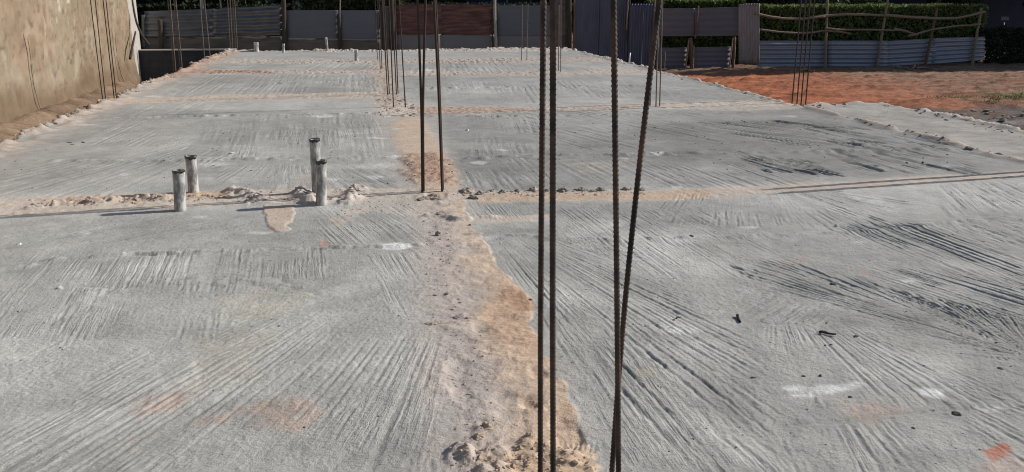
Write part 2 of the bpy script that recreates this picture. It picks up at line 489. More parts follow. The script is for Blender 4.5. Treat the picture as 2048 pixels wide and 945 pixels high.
def ridge(pts, w=.05, h=.01, seed=0, rough=.8, col=None, fr=9.):
    """a low ragged ridge (or, with h < 0, a cut) along a line"""
    P = [tuple(on(*q)[:2]) for q in pts]
    s = block(P, w * 3)
    x, y = GX[s], GY[s]
    d2 = np.full(x.shape, 1e9, np.float32)
    xx = x + .06 * (vn(x * 5, y * 5, seed) - .5); yy = y + .06 * (vn(x * 5, y * 5, seed + 1) - .5)
    for (ax, ay), (bx, by) in zip(P[:-1], P[1:]):
        ex, ey = bx - ax, by - ay
        t = np.clip(((xx - ax) * ex + (yy - ay) * ey) / (ex * ex + ey * ey), 0, 1)
        d2 = np.minimum(d2, (xx - ax - ex * t) ** 2 + (yy - ay - ey * t) ** 2)
    m = np.exp(-d2 / (w * w))
    n = fbm(x * fr, y * fr * 1.3, seed + 3, 3)
    k = (1 - rough) + rough * sst(.35, .7, n) * 1.6
    Z[s] += h * m * k
    if col is not None:
        mm = np.clip(m * 1.2, 0, 1)[..., None] * (.5 + .5 * sst(.3, .6, n))[..., None]
        COL[s] = COL[s] * (1 - mm) + np.array(col, np.float32) * (1 + .25 * (n - .5))[..., None] * mm

# --- tamping marks, bay by bay -----------------------------------------------------------------------------
# front bay, right of the sand
grooves([(985, 470), (1240, 480), (1500, 700), (1560, 945), (1300, 945), (1150, 760), (1070, 600)], [(992, 484), (1072, 587)], [(1250, 651), (1422, 780)], s=.05, L=.7, amp=.0085, deep=.8, seed=11, tone=.06)
grooves([(1100, 420), (1400, 420), (1560, 470), (1500, 560), (1300, 560), (1150, 480)], [(1150, 470), (1240, 545)], s=.045, L=.5, amp=.006, seed=12)
grooves([(1455, 525), (1560, 520), (1720, 560), (1900, 600), (2060, 640), (2060, 730), (1930, 700), (1780, 650), (1640, 610), (1500, 560)], [(1457, 533), (1641, 588)], [(1750, 560), (2040, 700)], s=.042, L=.55, amp=.011, deep=1.1, seed=13, tone=.08, soft=.05)
grooves([(1700, 530), (2060, 560), (2060, 650), (1800, 600)], [(1700, 540), (2040, 650)], s=.042, L=.5, amp=.011, deep=1.1, seed=14, tone=.08)
grooves([(1450, 575), (1680, 560), (1720, 620), (1640, 650), (1480, 640)], [(1583, 631), (1673, 577)], s=.085, L=.5, amp=.008, deep=.1, seed=15, tone=.02, soft=.04)
grooves([(1320, 385), (1560, 385), (1600, 440), (1560, 455), (1350, 445)], [(1420, 390), (1405, 440)], [(1540, 385), (1570, 445)], s=.06, L=.4, amp=.008, deep=.4, seed=16)
grooves([(1540, 385), (1850, 370), (1760, 470), (1620, 470)], [(1544, 395), (1596, 465)], [(1700, 440), (1790, 480)], s=.05, L=.5, amp=.009, deep=.9, seed=17, tone=.07)
grooves([(1860, 370), (2060, 360), (2060, 470), (1900, 440)], [(1870, 376), (1926, 435)], [(1960, 370), (2048, 420)], s=.045, L=.45, amp=.011, deep=1.1, seed=18, tone=.08)
grooves([(1640, 450), (2060, 440), (2060, 600), (1900, 560), (1760, 500)], [(1720, 465), (2048, 600)], s=.042, L=.6, amp=.010, deep=1.0, seed=19, tone=.07)
grooves([(1560, 660), (1750, 660), (2060, 760), (2060, 830), (1800, 820), (1640, 800)], [(1675, 682), (1830, 813)], [(1778, 689), (1984, 792)], s=.055, L=.7, amp=.007, deep=.6, seed=20)
grooves([(1640, 850), (2060, 810), (2060, 945), (1700, 960)], [(1757, 844), (1843, 936)], [(1900, 820), (2020, 890)], s=.06, L=.6, amp=.0085, deep=.7, seed=21)
grooves([(1380, 820), (1560, 840), (1660, 960), (1380, 960)], [(1430, 850), (1385, 940)], [(1590, 850), (1660, 950)], s=.06, L=.45, amp=.006, deep=.5, seed=22)
grooves([(930, 400), (1080, 405), (1120, 440), (950, 440)], [(965, 403), (985, 430)], s=.06, L=.4, amp=.006, seed=23)
grooves([(1200, 640), (1560, 660), (1560, 960), (1180, 960)], [(1300, 700), (1430, 850)], s=.06, L=.5, amp=.003, deep=.5, seed=24)
# front bay, left of the sand
grooves([(860, 560), (880, 700), (890, 960), (-20, 970), (-20, 900), (250, 760), (450, 660), (640, 580)], [(34, 943), (189, 857)], [(820, 900), (880, 690)], s=.055, L=.9, amp=.0062, deep=.6, seed=31, tone=.05)
grooves([(420, 610), (760, 560), (840, 640), (700, 800), (400, 800)], [(450, 650), (760, 560)], s=.06, L=.8, amp=.0045, deep=.4, seed=32)
grooves([(50, 510), (330, 500), (660, 495), (650, 560), (440, 585), (50, 585)], [(400, 520), (375, 590)], s=.05, L=.36, amp=.0052, deep=.9, seed=33, soft=.04)
grooves([(-20, 585), (460, 570), (440, 690), (200, 690), (-20, 680)], [(330, 600), (305, 680)], s=.05, L=.36, amp=.0042, deep=.8, seed=34, soft=.05, gap=.1)
grooves([(-20, 440), (540, 420), (640, 480), (300, 500), (-20, 500)], [(50, 500), (420, 430)], s=.05, L=.9, amp=.006, deep=.4, seed=35)
grooves([(620, 410), (850, 410), (850, 500), (660, 500)], [(700, 440), (760, 490)], s=.05, L=.5, amp=.0055, deep=.4, seed=36)
grooves([(730, 510), (850, 505), (860, 640), (790, 640)], [(757, 515), (800, 590)], s=.055, L=.5, amp=.007, deep=.5, seed=37)
grooves([(-20, 690), (300, 690), (340, 820), (-20, 930)], [(0, 880), (300, 720)], s=.05, L=.5, amp=.004, deep=.5, seed=38)
# second bay, left
grooves([(-20, 300), (240, 240), (480, 310), (200, 395), (-20, 395)], [(200, 390), (420, 300)], [(20, 370), (300, 300)], s=.07, L=1.0, amp=.009, deep=.4, seed=41)
grooves([(380, 230), (760, 230), (780, 320), (440, 320)], [(470, 235), (440, 315)], [(680, 235), (690, 320)], s=.075, L=.6, amp=.007, deep=.3, seed=42)
grooves([(180, 210), (430, 205), (380, 300), (130, 290)], [(260, 300), (420, 215)], s=.08, L=1.2, amp=.008, deep=.3, seed=43)
grooves([(420, 330), (800, 330), (810, 385), (430, 385)], [(560, 335), (540, 380)], [(720, 345), (790, 382)], s=.07, L=.6, amp=.007, deep=.4, seed=44)
# second bay, right
grooves([(915, 320), (1080, 315), (1100, 382), (930, 380)], [(930, 325), (960, 380)], [(1020, 325), (1080, 380)], s=.07, L=.7, amp=.009, deep=.5, seed=45)
grooves([(1100, 320), (1480, 320), (1640, 370), (1200, 380)], [(1300, 320), (1420, 370)], [(1440, 318), (1560, 360)], s=.075, L=.8, amp=.009, deep=.6, seed=46)
grooves([(1470, 312), (1620, 318), (1680, 352), (1540, 345)], [(1484, 318), (1620, 355)], s=.07, L=.8, amp=.024, deep=1.2, seed=47, soft=.06, tone=.12)
grooves([(1640, 300), (1900, 300), (1960, 350), (1720, 345)], [(1640, 305), (1780, 345)], s=.075, L=.8, amp=.022, deep=1.1, seed=48, tone=.10)
grooves([(1380, 245), (1620, 240), (1800, 290), (1560, 290)], [(1390, 250), (1540, 270)], s=.09, L=1.0, amp=.026, deep=1.1, seed=49, tone=.10)
grooves([(1050, 225), (1400, 222), (1460, 300), (1060, 300)], [(1100, 235), (1300, 280)], s=.09, L=.9, amp=.010, deep=.6, seed=50)
grooves([(930, 230), (1100, 228), (1120, 310), (935, 310)], [(970, 235), (985, 305)], s=.08, L=.7, amp=.008, deep=.4, seed=51)
grooves([(1600, 250), (1880, 260), (1990, 320), (1700, 310)], [(1640, 260), (1900, 315)], s=.09, L=1.0, amp=.024, deep=1.0, seed=52, tone=.10)
# third and further bays
grooves([(300, 150), (760, 150), (770, 188), (260, 190)], [(380, 188), (440, 152)], [(700, 150), (720, 188)], s=.09, L=1.4, amp=.009, deep=.3, seed=53)
grooves([(830, 165), (1300, 160), (1420, 205), (840, 208)], [(880, 165), (886, 205)], [(1200, 160), (1260, 205)], s=.09, L=1.0, amp=.010, deep=.4, seed=54)
grooves([(380, 125), (760, 128), (760, 142), (350, 142)], [(420, 140), (470, 126)], s=.12, L=2.5, amp=.012, deep=.3, seed=55)
grooves([(810, 125), (1200, 120), (1300, 145), (820, 145)], [(900, 125), (905, 145)], s=.12, L=1.5, amp=.012, deep=.3, seed=56)

# each bay was poured and dried on its own: greyer and paler concrete
def shade_of_mix(pts, k, soft=.25, seed=0, warp=.3):
    P = poly(pts)
    s, x, y, m = soft_mask(P, soft, warp, .9, seed)
    COL[s] *= (1 + (k - 1) * m)[..., None]
shade_of_mix([(-300, 395), (840, 385), (790, 225), (160, 215), (-300, 290)], .85, seed=901)
shade_of_mix([(905, 385), (1700, 365), (2300, 345), (2000, 310), (1620, 212), (850, 228)], .76, seed=902)
shade_of_mix([(1330, 240), (1620, 240), (1950, 300), (1950, 345), (1480, 350), (1250, 290)], .84, .5, 903)
shade_of_mix([(190, 200), (770, 190), (770, 150), (330, 150)], .86, seed=904)
shade_of_mix([(830, 208), (1560, 200), (1330, 150), (815, 152)], .88, seed=905)
shade_of_mix([(340, 140), (1300, 138), (1180, 100), (470, 102)], .90, .4, 906)
shade_of_mix([(-300, 440), (840, 430), (830, 520), (-300, 560)], .86, .15, 907)
shade_of_mix([(-300, 540), (480, 560), (430, 680), (100, 700), (-300, 720)], .90, .2, 908)
shade_of_mix([(930, 405), (1500, 400), (1380, 470), (960, 470)], .90, .15, 909)
shade_of_mix([(1640, 440), (2300, 400), (2300, 700), (1850, 660), (1500, 560)], .84, .25, 910)
shade_of_mix([(1180, 480), (1640, 480), (1700, 700), (1400, 760)], 1.06, .3, 911)
shade_of_mix([(1150, 700), (1240, 700), (1420, 945), (1180, 960)], .86, .15, 912)
shade_of_mix([(600, 560), (830, 640), (850, 900), (500, 800)], .95, .3, 913)
# --- screed joints and rough bands ----------------------------------------------------------------------------
ridge([(-20, 545), (130, 520), (300, 508), (560, 500), (830, 493)], .035, .012, 61)
ridge([(250, 512), (400, 507), (560, 502), (830, 495)], .014, -.010, 611, rough=.9, fr=14)
ridge([(950, 470), (1150, 478), (1380, 478), (1700, 468), (2060, 430)], .05, .010, 62)
stain([(1440, 866), (1570, 846), (1800, 822), (2060, 786), (2060, 800), (1800, 834), (1570, 855)], (.37, .365, .345), .6, .02, .02, 6, 63)
ridge([(1440, 868), (1570, 852), (1800, 830), (2060, 798)], .016, -.007, 63, rough=.3)
ridge([(-20, 325), (200, 322), (430, 322), (800, 315)], .10, .016, 64)
ridge([(920, 318), (1200, 310), (1500, 306), (1900, 300)], .10, .018, 65)
ridge([(200, 238), (500, 232), (770, 228)], .10, .018, 66)
ridge([(860, 235), (1200, 232), (1500, 226)], .10, .015, 67)
ridge([(560, 168), (760, 162)], .2, .02, 68)
ridge([(840, 178), (1300, 172)], .2, .02, 69)
ridge([(180, 590), (300, 570), (480, 560), (640, 590)], .12, .008, 70)

_r = random.Random(11)
for k in range(90):
    px, py = _r.uniform(-50, 2100), (_r.uniform(430, 945) if k % 3 else _r.uniform(150, 400))
    w, hh = _r.uniform(40, 170), _r.uniform(8, 40) * (1 if py > 420 else .3)
    kk = _r.choice((.86, .90, 1.10, 1.14, 1.18))
    shade_of_mix([(px - w, py), (px - w * .2, py - hh), (px + w, py - hh * .4), (px + w * .3, py + hh)], kk, _r.uniform(.04, .16), 950 + k, .25)
# --- sand and mortar along the buried beams ----------------------------------------------------------------------
TAN, ORANGE, PINK, PALE, DUST = (.615, .475, .36), (.56, .375, .255), (.515, .44, .395), (.60, .52, .445), (.51, .47, .43)
# one dusty strip: a soft pale margin on the left, turning to tan towards its crisper right edge
RIGHT_EDGE = [(926, 400), (936, 440), (950, 462), (978, 500), (1004, 540), (1040, 578), (1064, 600), (1058, 640), (1068, 672), (1105, 740), (1140, 770), (1152, 850), (1192, 930), (1198, 990)]
stain([(835, 990), (835, 750), (828, 560), (825, 480), (795, 400), (775, 330), (750, 250), (740, 200), (860, 200), (900, 300), (940, 400), (962, 460), (1022, 560), (1085, 640), (1170, 780), (1235, 990)], DUST, .60, .14, .14, 4, 71)
def middle_strip():
    P = poly([(905, 990), (886, 850), (866, 750), (858, 650), (852, 560), (848, 480), (846, 430), (826, 390), (868, 380), (905, 385)] + RIGHT_EDGE)
    s_ = block(P, .3)
    x, y = GX[s_], GY[s_]
    n = fbm(x * 8, y * 8, 73, 3) - .5; nb = fbm(x * 3, y * 3, 74, 3) - .5; nf = fbm(x * 25, y * 25, 79, 2) - .5
    d = poly_sd(x, y, P)
    Tp = poly([(1030, 990), (1000, 880), (975, 780), (950, 660), (935, 590), (930, 520), (912, 470), (893, 430), (875, 400)] + [(a + 160, b) for a, b in RIGHT_EDGE])
    t = sst(-.10, .16, poly_sd(x, y, Tp) + .22 * nb + .10 * n)
    soft = .012 + .11 * (1 - t)
    m = sst(-1, 1, (d + (.05 + .08 * (1 - t)) * n * 1.6 + .03 * nf * (1 - t)) / soft)
    m = m * (.72 + .28 * t)
    c = np.array(PINK) * (1 - t[..., None]) + np.array(TAN) * t[..., None]
    o = sst(.48, .62, fbm(x * 2.2, y * 1.4, 75, 3)) * t * sst(6.2, 4.6, y)
    c = c * (1 - .6 * o[..., None]) + np.array(ORANGE) * .6 * o[..., None]
    pale = sst(4.6, 6.0, y) * t * .5
    c = c * (1 - pale[..., None]) + np.array((.65, .55, .455)) * pale[..., None]
    c = c * (1 + .30 * n + .25 * nf)[..., None]
    COL[s_] = COL[s_] * (1 - m[..., None]) + c * m[..., None]
    foot = sst(.60, .75, fbm(x * 5.5, y * 3.2, 81, 2))                 # trodden hollows
    Z[s_] -= m * .012 * foot
    Z[s_] += m * (.004 + .010 * nb + (.013 + .015 * (1 - t)) * n + .006 * nf)
    SAND[s_] = np.maximum(SAND[s_], m * 1.02)
middle_strip()
stain([(1000, 560), (1045, 578), (1066, 600), (1055, 625), (1010, 615)], (.45, .285, .19), .75, .03, .06, 8, 172)
stain([(780, 250), (830, 225), (880, 290), (908, 350), (912, 385), (850, 395), (815, 350), (795, 290)], TAN, .85, .08, .08, 5, 76, sand=1, dz=.006)
stain([(820, 310), (880, 305), (912, 340), (905, 368), (850, 368), (815, 350)], (.45, .30, .22), .85, .09, .12, 6, 77, sand=1, rough=.022, dz=.012)
stain([(700, 390), (850, 380), (860, 440), (800, 430), (720, 420)], PALE, .45, .08, .08, 6, 78)
stain([(755, 205), (830, 208), (850, 235), (770, 235)], PALE, .8, .10, .10, 4, 79, sand=1, rough=.02)
stain([(745, 120), (790, 120), (805, 215), (760, 215)], (.50, .40, .32), .75, .15, .10, 4, 80, sand=1, rough=.025)
stain([(925, 434), (1000, 434), (1100, 428), (1100, 442), (1000, 446), (940, 450)], PALE, .8, .03, .04, 6, 81)
# first cross strip
stain([(-30, 402), (100, 395), (300, 388), (480, 382), (650, 378), (840, 376), (846, 396), (690, 402), (520, 410), (370, 416), (200, 424), (-30, 434)], PALE, .95, .03, .05, 5, 82, sand=1, rough=.006)
stain([(60, 400), (200, 392), (380, 385), (470, 384), (460, 396), (300, 404), (120, 412)], (.58, .43, .31), .85, .05, .05, 6, 83, rough=.012)
stain([(905, 384), (1000, 384), (1290, 380), (1640, 366), (2060, 342), (2060, 356), (1640, 384), (1300, 402), (960, 405), (925, 398)], (.585, .495, .415), .9, .06, .09, 4, 84, sand=1, rough=.004)
stain([(950, 388), (1290, 384), (1420, 380), (1400, 396), (1100, 402), (960, 402)], (.58, .43, .31), .7, .06, .05, 5, 85)
ridge([(60, 418), (140, 408), (260, 402), (330, 400)], .05, .030, 86, rough=1, col=(.50, .43, .37), fr=14)
ridge([(-20, 436), (200, 425), (354, 418), (520, 411), (700, 404)], .018, .012, 87, rough=.3, col=PALE)
for k, q in enumerate(([(470, 384), (500, 392), (520, 408)], [(600, 386), (612, 396), (622, 408)], [(694, 408), (706, 392), (712, 378)])):
    ridge(q, .085, .042, 88 + k, rough=.6, col=(.52, .46, .41), fr=11)
ridge([(640, 408), (652, 402), (690, 398)], .05, .02, 92, col=PALE)
stain([(527, 414), (590, 412), (586, 436), (574, 452), (578, 462), (560, 466), (540, 458), (530, 440)], (.58, .475, .39), .95, .012, .03, 9, 93, dz=.008)
stain([(655, 436), (690, 420), (760, 412), (700, 440), (680, 470), (672, 470)], PALE, .7, .03, .05, 9, 94, speck=.2)
ridge([(850, 432), (930, 440), (985, 436)], .035, .022, 95, rough=.5, col=PALE)
# second cross strip
stain([(190, 200), (480, 190), (760, 184), (770, 196), (480, 200), (230, 210)], (.58, .48, .395), .85, .05, .10, 3, 96, sand=1, rough=.012)
stain([(820, 212), (1100, 214), (1320, 206), (1600, 200), (1600, 210), (1320, 216), (1100, 224), (900, 230), (830, 228)], (.56, .465, .385), .8, .10, .22, 2.5, 97, sand=1, rough=.012)
stain([(830, 214), (1000, 214), (1080, 222), (840, 228)], (.46, .31, .235), .6, .08, .12, 4, 98, rough=.02)
ridge([(300, 192), (420, 196), (600, 191), (760, 192)], .05, -.02, 99, rough=.5)
ridge([(840, 222), (1100, 219), (1320, 212)], .04, -.02, 100, rough=.5)
stain([(1320, 206), (1600, 196), (1640, 204), (1700, 212), (1500, 222), (1330, 218)], PALE, .6, .1, .15, 3, 101, rough=.02)
# far strips
stain([(355, 142), (760, 140), (765, 148), (330, 149)], (.52, .43, .36), .75, .25, .35, 1.6, 102, sand=1, rough=.03)
stain([(355, 140), (520, 141), (560, 147), (330, 148)], (.36, .225, .165), .8, .15, .2, 2, 103, rough=.05)
stain([(810, 141), (1100, 143), (1320, 138), (1350, 146), (1100, 152), (812, 151)], (.55, .46, .39), .75, .25, .35, 1.6, 104, sand=1, rough=.03)
stain([(430, 118), (760, 120), (760, 128), (400, 127)], (.52, .44, .38), .7, .35, .4, 1.5, 105, sand=1, rough=.04)
stain([(800, 118), (1050, 116), (1190, 114), (1230, 124), (1050, 126), (800, 127)], (.53, .43, .36), .7, .35, .4, 1.5, 106, sand=1, rough=.04)
stain([(480, 99), (1160, 97), (1190, 103), (450, 104)], (.58, .51, .45), .8, .3, .3, 1.5, 107, rough=.05)
# pale laitance, lime splashes, red and yellow dust
for k, (q, c, a, sf, wp, sp) in enumerate([
    ([(757, 488), (800, 486), (828, 494), (800, 501), (765, 499)], (.78, .77, .75), .9, .012, .04, .0),
    ([(1325, 652), (1380, 640), (1420, 650), (1370, 668), (1335, 664)], (.72, .72, .71), .85, .04, .08, .3),
    ([(1568, 778), (1640, 768), (1720, 764), (1650, 785), (1585, 792)], (.74, .74, .73), .95, .03, .06, .38),
    ([(1835, 775), (1905, 768), (1915, 780), (1880, 800), (1840, 785)], (.74, .74, .73), .95, .03, .06, .38),
    ([(1965, 812), (2030, 806), (2010, 820), (1970, 820)], (.70, .70, .69), .6, .03, .05, .25),
    ([(495, 668), (535, 663), (530, 674), (500, 676)], (.66, .66, .65), .6, .02, .05, .2),
    ([(1680, 385), (1760, 395), (1800, 420), (1720, 405)], (.66, .66, .65), .6, .04, .08, .3),
    ([(1960, 640), (2000, 650), (1980, 660)], (.6, .6, .59), .4, .04, .06, .2),
    ([(1968, 900), (2015, 882), (2022, 892), (2004, 916), (1985, 925)], (.55, .20, .13), .85, .015, .03, .2),
    ([(1545, 520), (1610, 518), (1620, 530), (1570, 534)], (.52, .33, .26), .6, .03, .05, .25),
    ([(1725, 540), (1745, 538), (1745, 547), (1728, 548)], (.52, .33, .26), .6, .02, .03, .2),
    ([(1690, 810), (1770, 800), (1800, 825), (1740, 850), (1700, 835)], (.50, .37, .31), .5, .05, .08, .35),
    ([(1960, 930), (2010, 905), (2050, 930), (2050, 970), (1980, 970)], (.50, .36, .30), .5, .05, .08, .35),
    ([(270, 805), (350, 770), (390, 790), (340, 820), (285, 830)], (.52, .36, .28), .6, .05, .08, .35),
    ([(385, 840), (470, 818), (460, 840), (400, 855)], (.53, .38, .29), .6, .04, .07, .35),
    ([(480, 810), (600, 790), (640, 820), (590, 870), (540, 860)], (.52, .37, .29), .55, .06, .10, .35),
    ([(240, 880), (320, 860), (300, 890), (250, 900)], (.50, .41, .34), .4, .05, .08, .35),
    ([(440, 600), (520, 575), (620, 590), (560, 640), (470, 640)], (.52, .49, .40), .6, .10, .12, .5),
    ([(420, 660), (560, 660), (500, 760), (350, 780)], (.46, .43, .355), .5, .12, .12, .5),
    ([(1260, 745), (1310, 735), (1300, 760)], (.52, .46, .34), .5, .05, .06, .35),
    ([(560, 400), (600, 345), (660, 345), (600, 395)], (.48, .41, .34), .5, .08, .10, .4),
    ([(1130, 325), (1250, 320), (1240, 345), (1160, 345)], (.50, .45, .40), .5, .12, .12, .5),
    ([(640, 486), (652, 484), (654, 492), (642, 494)], (.52, .28, .20), .7, .015, .02, .0)]):
    stain(q, c, a, sf, wp, 9, 120 + k, speck=sp)
_r = random.Random(5)
for k in range(46):                                     # pale lime flecks over the far bays
    px = _r.uniform(150, 1900); py = _r.uniform(100, 375) if k > 12 else _r.uniform(420, 640)
    w = _r.uniform(10, 34) * (1 if py < 300 else .7); hh = _r.uniform(1.2, 3.2) if py < 300 else _r.uniform(2, 4)
    q = on(px, py)
    if not (-3.9 < q[0] < 6.4): continue
    stain([(px - w, py), (px - w * .3, py - hh), (px + w, py - hh * .3), (px + w * .3, py + hh)], (.64, .635, .62), .75, .03, .07, 6, 150 + k)
# clods: the churned foot of the near bars, the clods left of the red heap, crumbs over the sand
stain([(985, 980), (1000, 920), (1060, 880), (1120, 890), (1195, 915), (1200, 980)], (.60, .45, .32), .9, .02, .05, 10, 201, sand=1, rough=.022, dz=.012)
stain([(940, 975), (950, 920), (1000, 890), (1010, 975)], (.50, .42, .36), .8, .03, .05, 10, 202, rough=.035, dz=.012)
stain([(890, 915), (915, 893), (945, 900), (940, 925), (905, 925)], (.50, .44, .39), .9, .02, .03, 10, 203, rough=.026, dz=.016)
stain([(930, 880), (960, 840), (1000, 835), (995, 875), (975, 890)], (.50, .42, .36), .8, .02, .04, 10, 204, rough=.026, dz=.006)
stain([(1040, 790), (1075, 780), (1085, 806), (1065, 818), (1050, 808)], (.56, .42, .31), .8, .02, .02, 10, 205, rough=.02, dz=-.012)
stain([(855, 640), (930, 628), (940, 650), (880, 665)], (.52, .44, .385), .6, .03, .04, 10, 206, rough=.012)
stain([(870, 570), (930, 560), (960, 640), (900, 640)], PINK, .5, .05, .06, 8, 207, rough=.010)
stain([(880, 470), (910, 470), (930, 560), (880, 560)], PINK, .5, .05, .06, 8, 208, rough=.010)
stain([(805, 320), (830, 312), (835, 365), (812, 360)], (.38, .30, .25), .7, .05, .08, 7, 209, rough=.035, dz=.01)
# dimpled sole print and tread print in the sand by the near bars
def print_marks(pts, axis_px, pitch, depth, bars=False):
    P = poly(pts)
    s, x, y, m = soft_mask(P, .012, .006, 12, 3)
    a, b = [on(*q)[:2] for q in axis_px]
    d = (b - a) / np.linalg.norm(b - a)
    u = (x - a[0]) * d[0] + (y - a[1]) * d[1]; v = -(x - a[0]) * d[1] + (y - a[1]) * d[0]
    w = np.sin(u * 2 * math.pi / pitch)
    if not bars: w = w * np.sin(v * 2 * math.pi / pitch)
    Z[s] += depth * w * m
    Z[s] -= depth * 1.5 * m
print_marks([(992, 818), (1050, 812), (1060, 885), (1005, 893)], [(1000, 850), (1050, 848)], .026, .0035)
print_marks([(1115, 880), (1160, 880), (1192, 893), (1190, 905), (1120, 895)], [(1120, 888), (1190, 894)], .020, .0028, True)

# fine roughness everywhere
Z += ROUGH_AMT * (n_fi - .5) * 1.2 * (GY < 9) + .0022 * (vn(GX * 70, GY * 70, 9) - .5) * (GY < 5)
Z += SAND * .0035 * (fbm(GX * 22, GY * 22, 15, 2) - .5)

# --- rims: ragged mortar lips, then the face of the slab down to the soil
def lip(dist, along, seed, h, w, col, amt=.9):
    """dist: metres inside the edge"""
    n = fbm(along * 3.6, dist * 6.0, seed, 3); n2 = fbm(along * 13, dist * 15, seed + 5, 3)
    m = np.exp(-(dist / w) ** 2) * sst(.30, .62, n)
    global Z, COL
    Z += h * m * (.1 + 1.6 * n2 ** 1.5)
    mm = (np.clip(np.exp(-(dist / (w * 1.6)) ** 2) * 1.3, 0, 1) * sst(.25, .55, n) * amt)[..., None]
    COL = COL * (1 - mm) + np.array(col, np.float32) * (1 + .4 * (n2 - .5))[..., None] * mm

wob = .10 * (fbm(GY * 1.7, GY * 0 + 3, 301, 3) - .5) * 2 + .06 * (vn(GX * 9, GY * 9, 302) - .5)
dl = GX - (SLAB_L + wob)
lip(dl, GY, 303, .075, .26, (.52, .435, .37))
red_m = (sst(18, 20.5, GY) * np.exp(-(np.maximum(dl, 0) / .45) ** 2) * .75)[..., None]
COL = COL * (1 - red_m) + np.array((.42, .265, .20), np.float32) * red_m * (1 + .5 * (n_hi[..., None] - .5)) + 0
wob2 = .08 * (fbm(GY * 1.5, GY * 0 + 9, 311, 3) - .5) * 2 + .05 * (vn(GX * 8, GY * 8, 312) - .5)
porch_y = GY < PORCH_END + .12 * (vn(GX * 4, GX * 0, 315) - .5)
edge_r = np.where(porch_y, PORCH_R, SLAB_R) + wob2
dr = edge_r - GX
lip(dr, GY * .55, 313, .055, .18, (.44, .395, .35), .8)
de = SLAB_END + .15 * (vn(GX * 2, GY * 0, 321) - .5) - GY
lip(de, GX * .35, 323, .075, .30, (.48, .43, .38), .8)
# joint between slab and porch: a broken mortar line; the porch lies a little lower
jd = GX - (SLAB_R - .02 + .05 * (fbm(GY * 2, GY * 0, 331, 3) - .5))
jm = np.exp(-(jd / .10) ** 2) * porch_y * sst(.3, .6, fbm(GY * 2.2, GX * 3, 332, 3))
Z += .045 * jm
jmc = np.clip(jm * 1.2, 0, 1)[..., None]
COL = COL * (1 - jmc) + np.array((.54, .45, .37), np.float32) * jmc
on_porch = porch_y & (jd > .04)
pm = (sst(.02, .12, jd) * porch_y)
Z -= .035 * pm
Z += pm * (.014 * (n_md - .5) + .012 * (n_hi - .5))
BRU[..., 2] = np.maximum(BRU[..., 2], pm * .5)
COL = COL * (1 - .8 * pm[..., None]) + np.array((.40, .372, .335), np.float32) * (1 + .5 * (n_md - .5) + .4 * (n_hi - .5))[..., None] * .8 * pm[..., None]
pe = PORCH_END - GY
pl = np.exp(-(pe / .15) ** 2) * pm * sst(.3, .6, fbm(GX * 3, GY * 3, 333, 3))
Z += .05 * pl
COL = COL * (1 - pl[..., None]) + np.array((.58, .52, .46), np.float32) * pl[..., None]

inside = np.minimum(np.minimum(dl, dr), de)
drop = sst(0, -.07, inside)
Z = Z * (1 - drop) + (-.95) * drop
side = sst(0, -.03, inside)[..., None]
COL = COL * (1 - side) + np.array((.26, .22, .19), np.float32) * side
# pits where dark flakes have come away
Z = Z.astype(np.float32)

V = np.stack([GX, GY, Z], -1).reshape(-1, 3)
BRU[..., 2] *= (1 - SAND * .9)
B = BRU.reshape(-1, 3)
T = np.clip(COL, .02, .85).reshape(-1, 3)
# beyond 8 m every second column is enough
i8 = int(np.searchsorted(YS, 8.0))
Zv = V.reshape(NY, NX, 3); Zv[i8, 1:-1:2] = (Zv[i8, 0:-2:2] + Zv[i8, 2::2]) / 2
idx_ = np.arange(NY * NX).reshape(NY, NX)
def gf(a): return np.stack([a[:-1, :-1], a[:-1, 1:], a[1:, 1:], a[1:, :-1]], -1).reshape(-1, 4)
F = np.concatenate([gf(idx_[:i8 + 1]), gf(idx_[i8:, ::2])])
cen = F[:, 0]
inr = inside.reshape(-1)[cen] > -.12
F = F[inr]; cen = cen[inr]
is_sand = SAND.reshape(-1)[cen] > .5
is_porch = on_porch.reshape(-1)[cen] & ~is_sand
def sub(name, sel):
    f = F[sel]
    u, inv = np.unique(f, return_inverse=True)
    return link(name, mesh_np(name, V[u], inv.reshape(-1, 4), M['concrete'], True, T[u], brush=B[u]))
o = sub('floor_slab', ~is_sand & ~is_porch); tag(o, 'rough grey concrete floor slab scored with tamping marks', kind='structure')
o = sub('porch_slab', is_porch); tag(o, 'smoother pale porch slab along the right side of the floor', kind='structure')
o = sub('sand', is_sand); tag(o, 'tan sand and mortar dust spilled along the beam lines', kind='stuff')

def zat(x, y):
    j = int(np.clip(np.searchsorted(XS, x), 1, NX - 1)); i = int(np.clip(np.searchsorted(YS, y), 1, NY - 1))
    return float(Z[i, j])

# ================================================================== GROUND
def ground_z(x, y):
    zr = -.45 - .32 * sst(15, 28, y)
    zl = -.50 - .55 * sst(21, 27, y)
    z = np.where(x > 1, zr, zl)
    z = np.where(y < 15, np.where(x > 1, -.45, -.5), z)
    bank = np.exp(-((x + 5.6) / .55) ** 2) * (.36 - .1 * sst(4, 14, y)) * (1 - sst(22.0, 24.0, y))
    z = z + bank * (x < 0)
    return z
gx = axis([(-160, -20, 10), (-20, -6, .6), (-6, -4, .06), (-4, 6, .5), (6, 9, .09), (9, 20, .08), (20, 30, .25), (30, 160, 8)])
gy = axis([(-120, 0, 8), (0, 10, .4), (10, 24, .09), (24, 30.5, .07), (30.5, 42, .6), (42, 260, 12)])
X2, Y2 = np.meshgrid(gx, gy)
Z2 = ground_z(X2, Y2).astype(np.float32)
g1 = fbm(X2 * .5, Y2 * .5, 401, 3); g2 = fbm(X2 * 2.5, Y2 * 2.5, 402, 4); g3 = fbm(X2 * 7, Y2 * 7, 403, 3)
